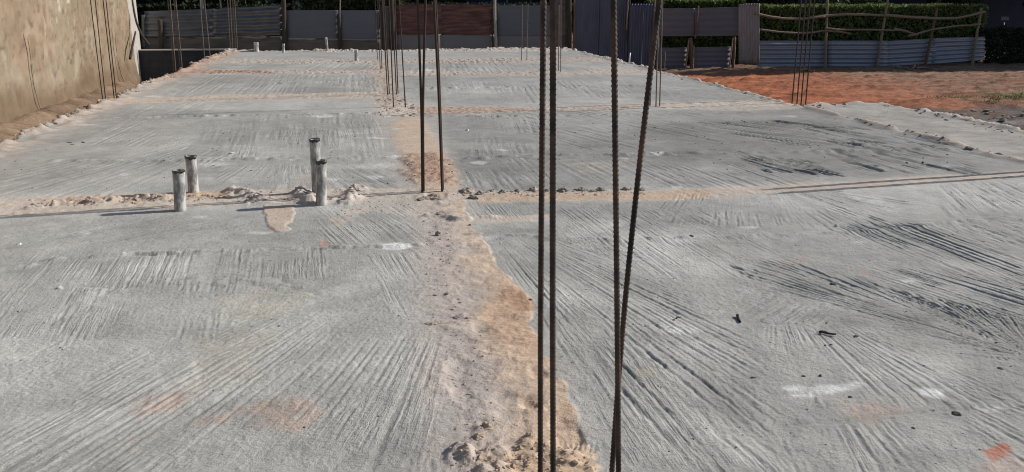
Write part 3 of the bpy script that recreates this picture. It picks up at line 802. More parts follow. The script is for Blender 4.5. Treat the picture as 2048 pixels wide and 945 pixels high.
Z2 += .12 * (g1 - .5) + .06 * (g2 - .5) + .11 * np.maximum(g3 - .48, 0)
RED, BROWN, DARK, GREYW = np.array((.46, .165, .082)), np.array((.30, .20, .14)), np.array((.13, .115, .105)), np.array((.52, .50, .475))
G = np.empty(X2.shape + (3,), np.float32)
G[:] = BROWN
def gm(mask, c, amt=1.):
    global G
    mk = (np.clip(mask, 0, 1) * amt)[..., None]
    G = G * (1 - mk) + np.asarray(c, np.float32) * mk
Xr = X2 + 1.6 * (g1 - .5); Yr = Y2 + 2.2 * (g2 - .5)
gm(sst(6, 7, X2) * sst(15.5, 9.5, Xr - .22 * (Yr - 18)) * sst(14.5, 15.5, Yr) * sst(29, 27, Yr), RED)
gm(sst(.45, .62, g2) * sst(6, 7, X2) * sst(27, 25, Yr), (.27, .105, .06), .4)
gm(sst(26.2, 27.6, Yr) * sst(6, 8, X2), (.20, .14, .10), .85)
gm(sst(9, 10, X2) * sst(15.8, 14.6, Yr - .12 * (X2 - 10)), DARK, .9)
gm(sst(9.6, 10.4, Xr) * sst(13.8, 12.8, Yr) * sst(.40, .55, g2), GREYW, .9)
gm(sst(13.0, 13.8, Xr) * sst(15.8, 16.4, Yr) * sst(18.6, 17.8, Yr), (.13, .15, .055), .75)
gm(sst(-4, -4.5, X2), (.205, .145, .10))
gm(sst(-5.0, -5.6, X2) * sst(.4, .6, g2), (.26, .19, .135), .6)
gs = fbm(X2 * 1.4, Y2 * 4.2, 405, 4)
gm(sst(.52, .68, gs) * sst(6, 7, X2), (.17, .068, .04), .5)
gm(sst(.60, .72, g3) * sst(6, 7, X2), (.10, .045, .028), .6)
Z2 += .045 * sst(.55, .75, gs) * (X2 > 6.9)
G *= (1.05 + .6 * (g2 - .5) + .6 * (g3 - .5))[..., None]
me = mesh_np('ground', np.stack([X2, Y2, Z2], -1).reshape(-1, 3), grid_faces(len(gy), len(gx)), M['soil'], True, np.clip(G, .02, .8).reshape(-1, 3))
tag(link('ground', me), 'bare red and brown soil around the slab', kind='structure')

def gz(x, y):
    j = int(np.clip(np.searchsorted(gx, x), 1, len(gx) - 1)); i = int(np.clip(np.searchsorted(gy, y), 1, len(gy) - 1))
    return float(Z2[i, j])

# ================================================================== LEFT EARTH WALL
wy = axis([(-3, 6, .2), (6, 23.6, .065)]); wz = axis([(-1.2, 3.4, .05)])
WY, WZ = np.meshgrid(wy, wz)
WX0 = -5.65
q1 = fbm(WY * .8, WZ * .8, 501, 3); q2 = fbm(WY * 3, WZ * 3, 502, 4); q3 = fbm(WY * 9, WZ * 6, 503, 3)
relief = .05 * (q1 - .5) + .036 * (q2 - .5) + .024 * (q3 - .5)
relief += .10 * np.exp(-np.maximum(WZ + .35 + .25 * (q1 - .5), 0) / .18)
scr = sst(.74, .80, vn(WY * 7, WZ * 2.4, 504)) * sst(.58, .68, vn(WY * 1.3, WZ * 1.6, 505))
relief -= .018 * scr
wc = np.empty(WY.shape + (3,), np.float32); wc[:] = (.285, .232, .165)
def wm(mask, c, amt):
    global wc
    k = (np.clip(mask, 0, 1) * amt)[..., None]
    wc = wc * (1 - k) + np.asarray(c, np.float32) * k
wm(sst(.5, .66, fbm(WY * 2.6, WZ * .9, 506, 3)), (.35, .295, .23), .6)
wm(sst(.62, .70, fbm(WY * 5, WZ * 2.2, 507, 4)) * sst(.3, .9, WZ), (.50, .44, .36), .8)
wm(sst(.55, .68, fbm(WY * .9, WZ * .9, 508, 3)), (.30, .205, .145), .5)
wm(sst(.60, .72, fbm(WY * 3.2, WZ * 4.5, 509, 4)), (.215, .155, .105), .6)
wm(sst(.5, .62, fbm(WY * .5, WZ * .8, 510, 3)), (.235, .18, .125), .55)
wm(sst(.69, .74, fbm(WY * 8, WZ * 9, 511, 3)), (.13, .095, .065), .6)
wm(scr, (.15, .11, .08), .6)
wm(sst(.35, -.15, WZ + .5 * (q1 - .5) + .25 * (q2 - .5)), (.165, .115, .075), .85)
P = np.stack([WX0 + relief, WY, WZ], -1)
n, k_, _ = P.shape
back = P.copy(); back[..., 0] = WX0 - .28
Vw = np.concatenate([P.reshape(-1, 3), back.reshape(-1, 3)])
f = grid_faces(n, k_); N_ = n * k_
idx = np.arange(N_).reshape(n, k_)
Fw = [f, f[:, ::-1] + N_]
for e in (idx[0], idx[-1][::-1], idx[:, -1], idx[:, 0][::-1]):
    Fw.append(np.stack([e[1:], e[:-1], e[:-1] + N_, e[1:] + N_], -1))
tw = np.concatenate([wc.reshape(-1, 3), wc.reshape(-1, 3)]) * np.concatenate([(1 + .3 * (q3.reshape(-1) - .5))] * 2)[:, None]
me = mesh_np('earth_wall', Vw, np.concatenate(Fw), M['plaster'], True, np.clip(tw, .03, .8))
tag(link('earth_wall', me), 'long tan earth plastered wall with flaking patches at the left', 'wall')

# ================================================================== STEEL STARTER BARS
def bar_pts(base_px, marks, top=2.7, z0=None, base=None):
    b = on(*base_px) if base is None else np.array(base, float)
    b[2] = zat(b[0], b[1]) - .06
    pts = [b]
    for px, py in marks:
        pts.append(atY(px, py, b[1] + .0))
    d = pts[-1] - pts[-2]
    k = (top - pts[-1][2]) / d[2]
    pts.append(pts[-1] + d * k)
    pts = np.array(pts)
    # smooth the polyline
    t = np.r_[0, np.cumsum(np.linalg.norm(np.diff(pts, axis=0), axis=1))]
    s = np.linspace(0, t[-1], 26)
    Q = np.stack([np.interp(s, t, pts[:, k]) for k in range(3)], 1)
    for _ in range(6): Q[1:-1] = (Q[:-2] + 2 * Q[1:-1] + Q[2:]) / 4
    return Q

def rebar(base_px, marks, r, label, group, near=False, top=2.7, m='rust_far'):
    Q = bar_pts(base_px, marks, top)
    o0 = Q[0].copy()
    Q = Q - o0
    if near:
        me = tube_mesh('rebar', Q, r, M['rust'], sides=14, rib=(.0150, .0022))
    else:
        me = tube_mesh('rebar', Q, r, M[m], sides=7)
    o = link('rebar', me); o.location = o0
    return tag(o, label, 'steel bar', group)

G0 = 'four steel bars standing close to the camera'
rebar((1081, 978), [(1081, 620), (1087, 0)], .0084, 'tall ribbed rusty steel bar in the sand, leftmost of the four nearest', G0, True, 3.0)
rebar((1107, 1000), [(1105, 620), (1106, 0)], .0086, 'smooth looking rusty steel bar close beside the leftmost of the four nearest', G0, True, 3.0)
rebar((1239, 1000), [(1234.5, 620), (1227, 0)], .0084, 'near straight upright rusty bar crossed by the leaning bar', G0, True, 3.0)
rebar((1220, 978), [(1247, 620), (1292, 210), (1319, 0)], .0084, 'strongly leaning ribbed rusty bar, rightmost at the top of the four nearest', G0, True, 3.0)
G1 = 'bars of the column at the first cross strip'
rebar((844.5, 386), [(843, 210), (835, 0)], .0108, 'thin bar bending left at top, left of the column by red sand heap', G1)
rebar((847, 384), [(845.5, 210), (851, 0)], .0108, 'thin bar leaning right at top, behind its left twin by red sand heap', G1)
rebar((884.5, 384), [(878, 200), (868, 0)], .0108, 'front thin bar on the right side of the red sand heap', G1)
rebar((886, 380), [(880, 200), (871.5, 0)], .0102, 'rear thin bar hugging its twin right of the red sand heap', G1)
G2 = 'bars of the middle columns in a line'
for b, t, l in [((787, 214), (778, 0), 'front left thin bar of the middle column at the second cross strip'),
                ((811, 214), (798, 0), 'front right thin bar of the middle column at the second cross strip'),
                ((775.5, 190), (764, 0), 'left thin bar of the column behind the second cross strip'),
                ((779, 188), (768, 0), 'thin bar just inside the left one behind the second cross strip'),
                ((796, 187), (789, 0), 'right thin bar of the column behind the second cross strip'),
                ((793, 190), (784, 0), 'thin bar just inside the right one behind the second cross strip'),
                ((760.5, 139), (755, 0), 'left far thin bar of the fourth middle column'),
                ((764, 138), (758, 0), 'middle far thin bar of the fourth middle column'),
                ((773, 144), (766, 0), 'right far thin bar of the fourth middle column'),
                ((755, 120), (750, 0), 'farthest thin bar in the middle line of columns')]:
    rebar(b, [t], .0095, l, G2, top=2.1)
G3 = 'bars along the left edge beside the earth wall'
for b, t, l in [((204, 188), (180.7, 0), 'leftmost thin bar in front of the earth wall'),
                ((208, 188), (190.4, 0), 'second thin bar from the left in front of the earth wall'),
                ((226.5, 186), (206, 0), 'third thin bar from the left in front of the earth wall'),
                ((230.5, 186), (212, 0), 'fourth thin bar from the left in front of the earth wall'),
                ((346.7, 139), (335.7, 0), 'first bar before the dark low wall, counted from the left'),
                ((349.5, 139), (340, 0), 'second bar before the dark low wall, counted from the left'),
                ((360.6, 137), (348, 0), 'third bar before the dark low wall, counted from the left'),
                ((363.8, 137), (351.5, 0), 'fourth bar before the dark low wall, counted from the left'),
                ((408, 116), (400, 0), 'left bar of the pair at the right end of the dark low wall'),
                ((420.4, 115), (409, 0), 'right bar of the pair at the right end of the dark low wall'),
                ((459, 101), (455, 0), 'leftmost of the four far bars at the slab corner'),
                ((464, 101), (460, 0), 'second of the four far bars at the slab corner'),
                ((470, 101), (465, 0), 'third of the four far bars at the slab corner'),
                ((474, 101), (469, 0), 'rightmost of the four far bars at the slab corner')]:
    rebar(b, [t], .0082 if b[0] < 240 else .012, l, G3, top=1.70, m='rust_far' if b[0] < 240 else 'rust_sunlit')
G4 = 'bars at the far right side of the slab'
for b, t, tp, l in [((1043, 121), (1045, 0), 1.3, 'left short bar of the far pair before the grey sheet'),
                    ((1053.5, 121), (1056, 0), 1.3, 'right short bar of the far pair before the grey sheet'),
                    ((1117, 142), (1118, 0), 1.2, 'left bar of the pair just right of the nearest bars'),
                    ((1121.5, 145), (1121.5, 0), 2.4, 'right bar of the pair just right of the nearest bars'),
                    ((1300, 212), (1310, 0), 2.4, 'left of three bars partly behind the leaning near bar'),
                    ((1312, 214), (1318, 0), 2.4, 'middle of three bars partly behind the leaning near bar'),
                    ((1319.5, 212), (1325, 0), 2.4, 'right of three bars partly behind the leaning near bar'),
                    ((1584, 198), (1602.6, 0), 2.5, 'leftmost of four bars at the slab edge before red soil'),
                    ((1594, 206), (1611.5, 0), 2.5, 'second of four bars at the slab edge before red soil'),
                    ((1603, 198), (1620, 0), 2.5, 'third of four bars at the slab edge before red soil'),
                    ((1612, 205), (1629, 0), 2.5, 'rightmost of four bars at the slab edge before red soil')]:
    rebar(b, [t], .0105, l, G4, top=tp, m='rust_far' if b[0] > 1500 else 'rust_sunlit')
for (x, y), l in zip([(6.42, 7.445), (6.60, 7.50), (6.44, 7.275), (6.61, 7.33)], ['rear left', 'rear right', 'front left', 'front right']):
    Q = np.array([(0, 0, -.06), (.01, 0, .8), (-.01, .01, 1.75)])
    o = link('rebar', tube_mesh('rebar', Q, .015, M['rust_far'], 7)); o.location = (x, y, zat(x, y))
    tag(o, l + ' short bar of the column ending the first cross strip at right', 'steel bar', 'bars of the right column at the first cross strip')
# ================================================================== STANDPIPES
def pipe(base_px, top_py, r, label, lean=0., torn=True, group='grey pipe stubs standing out of the slab'):
    b = on(*base_px); b[2] = zat(b[0], b[1])
    t = atY(base_px[0] + lean, top_py, b[1])
    Hh = t[2] - b[2]
    root = empty('pipe_stub', b, label, 'pipe', group)
    sd_ = int(abs(base_px[0]) * 7 + top_py) % 97
    rng = np.random.RandomState(sd_)
    S = 28
    ang = np.arange(S) / S * 2 * math.pi
    zz = np.r_[-.06, 0, np.linspace(.02, Hh - .012, 10), Hh]
    rows = []
    top_j = .012 * (vn(np.cos(ang) * 2 + sd_, np.sin(ang) * 2, 3) - .5) + .006 * (rng.rand(S) - .5)
    for rr in (r, r - .006):
        ring = []
        for z in (zz if rr == r else zz[::-1]):
            x = np.cos(ang) * rr * (1 + .02 * math.sin(z * 9 + sd_)); y = np.sin(ang) * rr
            dx = (t[0] - b[0]) * z / Hh
            ring.append(np.stack([x + dx, y, np.full(S, z) + (top_j if z > Hh - .02 else 0)], -1))
        rows += ring
    P = np.array(rows)
    P = np.concatenate([P, P[:, :1]], 1)
    me = mesh_np('body', P.reshape(-1, 3), grid_faces(P.shape[0], P.shape[1]), M['pvc'])
    bm = bmesh.new(); bm.from_mesh(me); bmesh.ops.remove_doubles(bm, verts=bm.verts[:], dist=1e-5)
    bmesh.ops.recalc_face_normals(bm, faces=bm.faces[:]); bm.to_mesh(me); bm.free()
    link('body', me, root)
    if torn:                                            # crumpled plastic pushed into the mouth
        me = lump_mesh('plug', r * 1.6, r * 1.6, .022, M['rag'], sd_, 3, .4, .2)
        o = link('plug', me, root); o.location = ((t[0] - b[0]), 0, Hh - .028)
        rim = []
        for k in range(2):                              # torn collar of plastic round the mouth
            a = np.linspace(0, 2 * math.pi, 33)
            rr = r + .002 + k * .002
            rim.append(np.stack([np.cos(a) * rr + (t[0] - b[0]), np.sin(a) * rr, Hh - .006 - .022 * (1 - k) * vn(np.cos(a) * 2 + sd_, np.sin(a) * 2, 9) + .012 * k * (.1 + 1.3 * vn(np.cos(a) * 1.4 + sd_, np.sin(a) * 1.4, 5 + k))], -1))
        solid_grid('torn_collar', np.array(rim), (0, 0, -.002), M['rag'], root)
    return root

pipe((361, 422), 341, .046, 'front left grey pipe with torn black mouth before the sand strip', -4)
pipe((388, 386), 313, .046, 'grey pipe standing just behind the front left pipe', -7)
pipe((643, 411), 322, .043, 'shorter front grey pipe of the pair left of the red sand heap', -1)
pipe((634, 386), 279, .043, 'tallest grey pipe, rear one of the pair by the red sand heap', -5)
pipe((513, 104), 85, .075, 'stout far pipe stub at the back left corner of the slab', -1, False, 'far pipe stubs')
pipe((567, 106), 88, .040, 'thin far pipe stub before the dark fence post', 0, False, 'far pipe stubs')
pipe((655, 103), 75, .034, 'slim tall far pipe before the blue grey sheets', -3, False, 'far pipe stubs')
pipe((713, 123), 101, .050, 'far pipe stub standing on the slab clear of the rear edge', -1, False, 'far pipe stubs')

# ================================================================== LOOSE PIECES ON THE SLAB
def piece(name, px, py, wpx, hpx, m, label, cat, seed, dpx=None, group=None, rz=0., rough=.35, sub=3):
    b = on(px, py)
    dist = math.hypot(b[0], b[1]); sc = math.hypot(dist, CAM_H) / FPX
    w = wpx * sc; h = max(.005, hpx * sc * (.55 if m is M['clod_dark'] else .75)); d = w * .75 if dpx is None else dpx * sc
    me = lump_mesh(name, w, d, h, m, seed, sub, rough)
    o = link(name, me)
    zz = min(zat(b[0] + dx * w * .3, b[1] + dy * d * .3) for dx in (-1, 0, 1) for dy in (-1, 0, 1))
    o.location = (b[0], b[1] + d * .3, zz - .15 * h)
    o.rotation_euler = (0, 0, rz)
    return tag(o, label, cat, group)

GC = 'mortar chunks along the first cross strip'
ch = [(933, 386, 36, 13, 'largest mortar chunk, left end of the row beside the middle sand'),
      (962, 389, 22, 11, 'rounded mortar chunk right after the largest one of the row'),
      (948, 399, 26, 10, 'split mortar chunk lying before the largest one of the row'),
      (982, 384, 18, 7, 'low mortar chunk behind the sand, third along the row'),
      (1006, 386, 17, 10, 'upright mortar chunk on the sand, fourth along the row'),
      (1036, 383, 22, 7, 'flat mortar chunk, fifth along the row'),
      (1068, 382, 24, 9, 'mortar chunk just left of the two nearest bars'),
      (1093, 383, 16, 7, 'mortar chunk seen between the two nearest bars'),
      (1130, 383, 34, 11, 'broad mortar chunk just right of the two nearest bars'),
      (1164, 382, 24, 9, 'mortar chunk second right of the two nearest bars'),
      (1185, 384, 18, 7, 'small mortar chunk third right of the two nearest bars'),
      (1203, 382, 22, 10, 'mortar chunk just left of the straight near bar'),
      (1256, 381, 26, 9, 'mortar chunk between the straight and the leaning near bar'),
      (1285, 382, 20, 8, 'last mortar chunk of the row, right of the leaning bar')]
for k, (px, py, w, h, l) in enumerate(ch):
    piece('mortar_chunk', px, py, w, h, M['mortar_grey'] if k % 3 else M['mortar'], l, 'mortar chunk', 20 + k, group=GC, rz=k * 1.3, rough=.45)
GL = 'mortar lumps by the middle sand'
for k, (px, py, w, h, m, l) in enumerate([
        (866, 399, 44, 15, 'mortar', 'heaped grey mortar lump at the foot of the two thin bars'),
        (846, 401, 26, 8, 'mortar_grey', 'low mortar lump left of the heaped one by the thin bars'),
        (888, 434, 48, 10, 'mortar', 'flat mortar slab lying across the middle sand'),
        (876, 473, 12, 10, 'mortar_grey', 'small round mortar lump on the pink dust'),
        (868, 650, 30, 10, 'mortar', 'elongated mortar lump at the left rim of the sand'),
        (893, 590, 14, 5, 'mortar_grey', 'small flake of mortar on the pink dust'),
        (915, 637, 20, 6, 'mortar', 'thin mortar flake beside the elongated lump'),
        (505, 398, 30, 12, 'mortar', 'mortar lump on the left ridge across the sand strip'),
        (490, 388, 30, 9, 'mortar_grey', 'mortar lump behind the left ridge of the sand strip'),
        (614, 399, 22, 14, 'mortar_grey', 'dark mortar lump left of the pipe pair'),
        (708, 384, 20, 12, 'mortar', 'tall mortar lump on the ridge right of the pipe pair'),
        (700, 404, 18, 8, 'mortar', 'low mortar lump before the ridge right of the pipe pair'),
        (915, 905, 40, 15, 'sandy', 'crumbly mortar lump at the bottom of the picture by the sand'),
        (975, 860, 34, 16, 'sandy', 'broken mortar lump above the churned sand'),
        (960, 880, 26, 14, 'sandy', 'mortar lump between the two broken ones by the churned sand'),
        (972, 925, 46, 18, 'sandy', 'biggest crumbly lump beside the churned sand'),
        (1060, 880, 26, 14, 'sandy', 'sand crusted lump at the foot of the leftmost near bar'),
        (1074, 803, 26, 10, 'sandy', 'small sandy lump in the hollow behind the near bars'),
        (218, 192, 26, 14, 'mortar', 'pale mortar heap at the foot of the four bars by the wall'),
        (198, 205, 24, 12, 'mortar', 'pale mortar heap on the slab rim left of the four bars')]):
    piece('mortar_lump', px, py, w, h, M[m], l, 'mortar lump', 60 + k, group=GL, rz=k * .9, rough=.5)
GS = 'loose stones and clods on the slab'
for k, (px, py, w, h, m, l) in enumerate([
        (119, 580, 12, 9, 'white_stone', 'white pebble at the left of the front bay'),
        (38, 491, 10, 7, 'white_stone', 'small pale pebble near the left border, front bay'),
        (1673, 455, 9, 9, 'white_stone', 'white pebble on the right side of the front bay'),
        (1918, 830, 22, 10, 'clod_dark', 'dark stone at the lower right of the front bay'),
        (1715, 673, 14, 8, 'clod_dark', 'dark clod right of the dark stick'),
        (1668, 570, 16, 9, 'clod_dark', 'dark clod among the deep black grooves'),
        (1651, 691, 8, 6, 'clod_dark', 'left one of two tiny dark clods under the stick'),
        (1663, 690, 7, 5, 'clod_dark', 'right one of two tiny dark clods under the stick'),
        (1383, 476, 14, 9, 'clod_dark', 'dark clod on the ridge right of the leaning bar'),
        (1608, 753, 10, 5, 'clod_dark', 'dark flake above the left lime splash'),
        (1642, 752, 8, 8, 'clod_dark', 'dark crumb above the left lime splash'),
        (1702, 795, 12, 6, 'clod_dark', 'dark flake right of the left lime splash'),
        (1828, 857, 10, 6, 'clod_dark', 'dark crumb below the faint screed joint'),
        (1994, 685, 12, 5, 'clod_dark', 'dark flake at the right border below the black grooves'),
        (2003, 737, 14, 6, 'clod_dark', 'small dark stone near the right border'),
        (1654, 645, 6, 4, 'clod_dark', 'tiny dark crumb left of the dark stick'),
        (305, 511, 22, 6, 'clod_dark', 'dark broken edge piece on the left screed joint'),
        (137, 286, 12, 4, 'clod_dark', 'left one of three dark flakes in the second left bay'),
        (165, 286, 9, 4, 'clod_dark', 'right one of three dark flakes in the second left bay'),
        (144, 290, 9, 3, 'clod_dark', 'lowest of three dark flakes in the second left bay'),
        (463, 309, 12, 5, 'white_stone', 'pale pebble behind the grey pipes'),
        (940, 452, 10, 6, 'clod_dark', 'dark clod at the right rim of the middle sand'),
        (1062, 601, 10, 6, 'clod_dark', 'brown clod at the tip of the orange sand'),
        (935, 262, 10, 4, 'white_stone', 'pale pebble right of the red sand heap'),
        (1508, 755, 12, 4, 'clod_dark', 'dark chip left of the left lime splash'),
        (1387, 878, 10, 4, 'clod_dark', 'dark chip near the bottom, right of the near bars'),
        (558, 654, 7, 4, 'clod_dark', 'tiny dark crumb on the yellowish cement'),
        (608, 855, 9, 4, 'clod_dark', 'dark chip on the red dust at the lower left')]):
    piece('white_pebble' if m == 'white_stone' else 'dark_clod', px, py, w, h, M[m], l, 'pebble' if m == 'white_stone' else 'clod', 100 + k, group=GS, rz=k * 1.7, sub=2)
def stick(p0, p1, r, label, lift0=.01, lift1=.01, seed=0):
    a = on(*p0); b = on(*p1)
    a[2] = zat(a[0], a[1]) + lift0; b[2] = zat(b[0], b[1]) + lift1
    s = np.linspace(0, 1, 8)[:, None]
    P = a + (b - a) * s; P += np.c_[np.zeros(8), .01 * np.sin(s[:, 0] * 3.1), .003 * np.sin(s[:, 0] * 7)]
    c = P[0].copy()
    o = link('stick', tube_mesh('stick', P - c, np.linspace(r, r * .6, 8), M['stick_dark'], sides=7, wob=.5, seed=seed)); o.location = c
    return tag(o, label, 'stick', 'dark sticks on the slab')
stick((1638, 667), (1672, 672), .008, 'dark stick lying on the right of the front bay', seed=1)
stick((1475, 632), (1481, 646), .009, 'short dark splinter left of the dark stick', .010, .006, seed=2)
stick((1352, 640), (1362, 636), .004, 'thin dark twig beside the leaning bar', seed=3)

# crumbs nobody could count, strewn along the beams and the churned sand
def crumbs(name, label, spots, m, seed):
    rng = random.Random(seed)
    bm = bmesh.new()
    for (P, n, s0, s1) in spots:
        W = poly(P)
        xs = [p[0] for p in W]; ys = [p[1] for p in W]
        got = 0
        for _ in range(n * 8):
            if got >= n: break
            x, y = rng.uniform(min(xs), max(xs)), rng.uniform(min(ys), max(ys))
            if poly_sd(np.array([x]), np.array([y]), W)[0] < 0: continue
            got += 1
            s = s0 * (s1 / s0) ** (rng.random() ** 1.8)
            r = bmesh.ops.create_icosphere(bm, subdivisions=1, radius=s)
            mt = Matrix.Rotation(rng.uniform(0, 6.3), 3, 'Z') @ Matrix.Diagonal((rng.uniform(.7, 1.5), rng.uniform(.6, 1.1), rng.uniform(.45, .8)))
            c = Vector((x, y, zat(x, y) + s * rng.uniform(-.15, .2)))
            for v in r['verts']:
                v.co = mt @ (v.co * rng.uniform(.7, 1.25)) + c
    me = bpy.data.meshes.new(name); bm.to_mesh(me); bm.free(); me.materials.append(m)
    return tag(link(name, me), label, kind='stuff')
crumbs('mortar_crumbs', 'mortar crumbs strewn along the beam lines', [
    ([(60, 402), (460, 390), (460, 402), (60, 418)], 220, .006, .024),
    ([(470, 386), (720, 380), (720, 404), (470, 410)], 90, .005, .020),
    ([(700, 400), (840, 392), (800, 430), (700, 425)], 60, .004, .012),
    ([(905, 382), (1300, 380), (1300, 390), (905, 396)], 120, .006, .020),
    ([(845, 440), (900, 440), (940, 660), (860, 660)], 170, .003, .011),
    ([(880, 640), (960, 640), (1010, 880), (900, 900)], 130, .0025, .008),
    ([(655, 436), (700, 412), (760, 412), (690, 470)], 40, .004, .012),
    ([(757, 195), (825, 195), (835, 235), (760, 235)], 60, .012, .05),
    ([(170, 205), (260, 175), (280, 185), (180, 222)], 70, .012, .05),
    ([(0, 270), (170, 212), (190, 222), (0, 290)], 110, .010, .05),
    ([(270, 172), (450, 101), (480, 104), (300, 172)], 160, .015, .06),
    ([(1560, 196), (1700, 205), (1680, 215), (1560, 210)], 60, .012, .05),
    ], M['mortar'], 3)
crumbs('edge_rubble', 'grey mortar rubble along the right and rear slab edges', [
    ([(1165, 98), (1400, 150), (1600, 198), (1640, 208), (1560, 206), (1370, 162), (1150, 103)], 90, .010, .05),
    ([(1630, 210), (1760, 244), (1990, 306), (2040, 318), (1980, 312), (1740, 252)], 90, .008, .045),
    ([(1700, 203), (1800, 203), (1880, 222), (2048, 262), (2048, 270), (1870, 232), (1790, 210)], 60, .008, .035),
    ([(480, 97), (1160, 95), (1160, 100), (480, 101)], 45, .02, .08)], M['mortar_grey'], 13)
crumbs('sand_clods', 'damp sand clods at the foot of the near bars', [
    ([(985, 975), (1000, 905), (1080, 878), (1190, 915), (1200, 975)], 230, .0022, .015),
    ([(890, 920), (990, 880), (1000, 970), (930, 970)], 70, .004, .016),
    ], M['sandy'], 4)
crumbs('red_clods', 'reddish soil clods on the heap round the two thin bars', [([(808, 316), (905, 310), (908, 366), (813, 364)], 130, .003, .017)], M['red_clod'], 14)
crumbs('dark_chips', 'dark chips scattered over the grey concrete', [
    ([(0, 430), (840, 430), (880, 930), (0, 930)], 60, .002, .006),
    ([(960, 460), (2040, 440), (2040, 930), (1200, 930)], 120, .002, .006),
    ([(0, 230), (780, 230), (800, 370), (0, 370)], 50, .005, .014),
    ([(920, 230), (1900, 230), (1900, 350), (920, 370)], 60, .005, .014)], M['clod_dark'], 5)
crumbs('grit', 'fine grit and chips lying on the front bays', [
    ([(0, 440), (840, 430), (880, 940), (0, 940)], 620, .0016, .0055),
    ([(960, 470), (2048, 440), (2048, 940), (1210, 940)], 760, .0016, .0055),
    ([(0, 300), (790, 240), (820, 370), (0, 390)], 160, .004, .012),
    ([(930, 240), (1850, 240), (2040, 330), (930, 372)], 240, .004, .014)], M['mortar_grey'], 6)
_b = [(x, y) for x, y in ((8.8, 12.6), (13.5, 12.6), (13.5, 14.6), (9.5, 14.4))]
bmx = bmesh.new(); rg = random.Random(8)
for k in range(420):
    x, y = rg.uniform(8.7, 13.5), rg.uniform(9.5, 14.8)
    s = .015 * 4 ** (rg.random() ** 2)
    r = bmesh.ops.create_icosphere(bmx, subdivisions=1, radius=s)
    c = Vector((x, y, gz(x, y) + s * .2))
    for v in r['verts']: v.co = Vector((v.co.x * 1.3, v.co.y, v.co.z * .6)) * rg.uniform(.7, 1.3) + c
me = bpy.data.meshes.new('rubble'); bmx.to_mesh(me); bmx.free(); me.materials.append(M['mortar_grey'])
tag(link('rubble', me), 'grey rubble strewn beside the porch', kind='stuff')

# ================================================================== SHEET FENCE
def sheet(px0, yt0, yb0, px1, yt1, yb1, Y, m, parent, ori='h', pitch=.076, amp=.009, zbot=None, ragged_b=0., ragged_t=0., seed=0, name='sheet', Y1=None, thick=.003):
    Y1 = Y if Y1 is None else Y1
    a0, a1 = atY(px0, yt0, Y), atY(px0, yb0, Y)
    b0, b1 = atY(px1, yt1, Y1), atY(px1, yb1, Y1)
    if zbot is not None: a1[2] = zbot; b1[2] = zbot; a1[0] = a0[0]; b1[0] = b0[0]
    hh = max(a0[2] - a1[2], .05); ww = max(b0[0] - a0[0], .05)
    if ori == 'h': nu, nv = max(8, int(ww / .18)), max(6, int(hh / pitch * 8))
    elif ori == 'v': nu, nv = max(8, int(ww / pitch * 8)), max(8, int(hh / .18))
    else: nu, nv = max(8, int(ww / .14)), max(8, int(hh / .14))
    u = np.linspace(0, 1, nu + 1)[None, :, None]; v = np.linspace(0, 1, nv + 1)[:, None, None]
    P = (a0 * (1 - u) + b0 * u) * (1 - v) + (a1 * (1 - u) + b1 * u) * v
    P = np.ascontiguousarray(P)
    U, Vv = np.meshgrid(u.ravel() * ww, v.ravel() * hh)
    ph = (Vv if ori == 'h' else U) * 2 * math.pi / pitch
    y = amp * np.sin(ph) if ori in 'hv' else 0
    y = y + .06 * (fbm(U * 1.3 + seed, Vv * 1.2, seed + 700, 2) - .5) + .010 * (fbm(U * 4, Vv * 4, seed + 710, 2) - .5)
    P[..., 1] += y
    if ragged_b: P[..., 2] -= ragged_b * (v[..., 0] ** 3) * (fbm(U * 5, U * 0, seed + 720, 3) - .5) * 2
    if ragged_t: P[..., 2] += ragged_t * ((1 - v[..., 0]) ** 3) * (fbm(U * 5, U * 0, seed + 730, 3) - .5) * 2
    o0 = np.array([P[..., 0].mean(), P[..., 1].mean(), P[..., 2].min()])
    loc = o0 - (np.array(parent.location) if parent is not None else 0)
    o = solid_grid(name, P - o0, (0, thick, 0), m, parent); o.location = loc
    return o

def post(px0, py0, px1, py1, Y, r, m, parent, name='post', r1=None, zb=None, seed=0, bend=.015):
    a, b = atY(px0, py0, Y), atY(px1, py1, Y)
    if zb is not None:
        k = (zb - b[2]) / (a[2] - b[2]) ; a2 = b + (a - b) * k; a = a2
    s = np.linspace(0, 1, 12)[:, None]
    P = a + (b - a) * s
    rng = np.random.RandomState(seed)
    P[1:-1, 0] += bend * (rng.rand(10) - .5); P[1:-1, 1] += bend * (rng.rand(10) - .5)
    o0 = P[0].copy()
    me = tube_mesh(name, P - o0, np.linspace(r, r1 or r * .85, 12), m, sides=9, wob=.16, seed=seed)
    o = link(name, me, parent)
    o.location = o0 - (np.array(parent.location) if parent is not None else 0)
    return o

YF = 30.0
def fence(name, px, Y, label, cat='sheet metal fence', group='sections of the sheet metal boundary fence'):
    p = atY(px, 97, Y); p[2] = -.95
    return empty(name, p, label, cat, group)

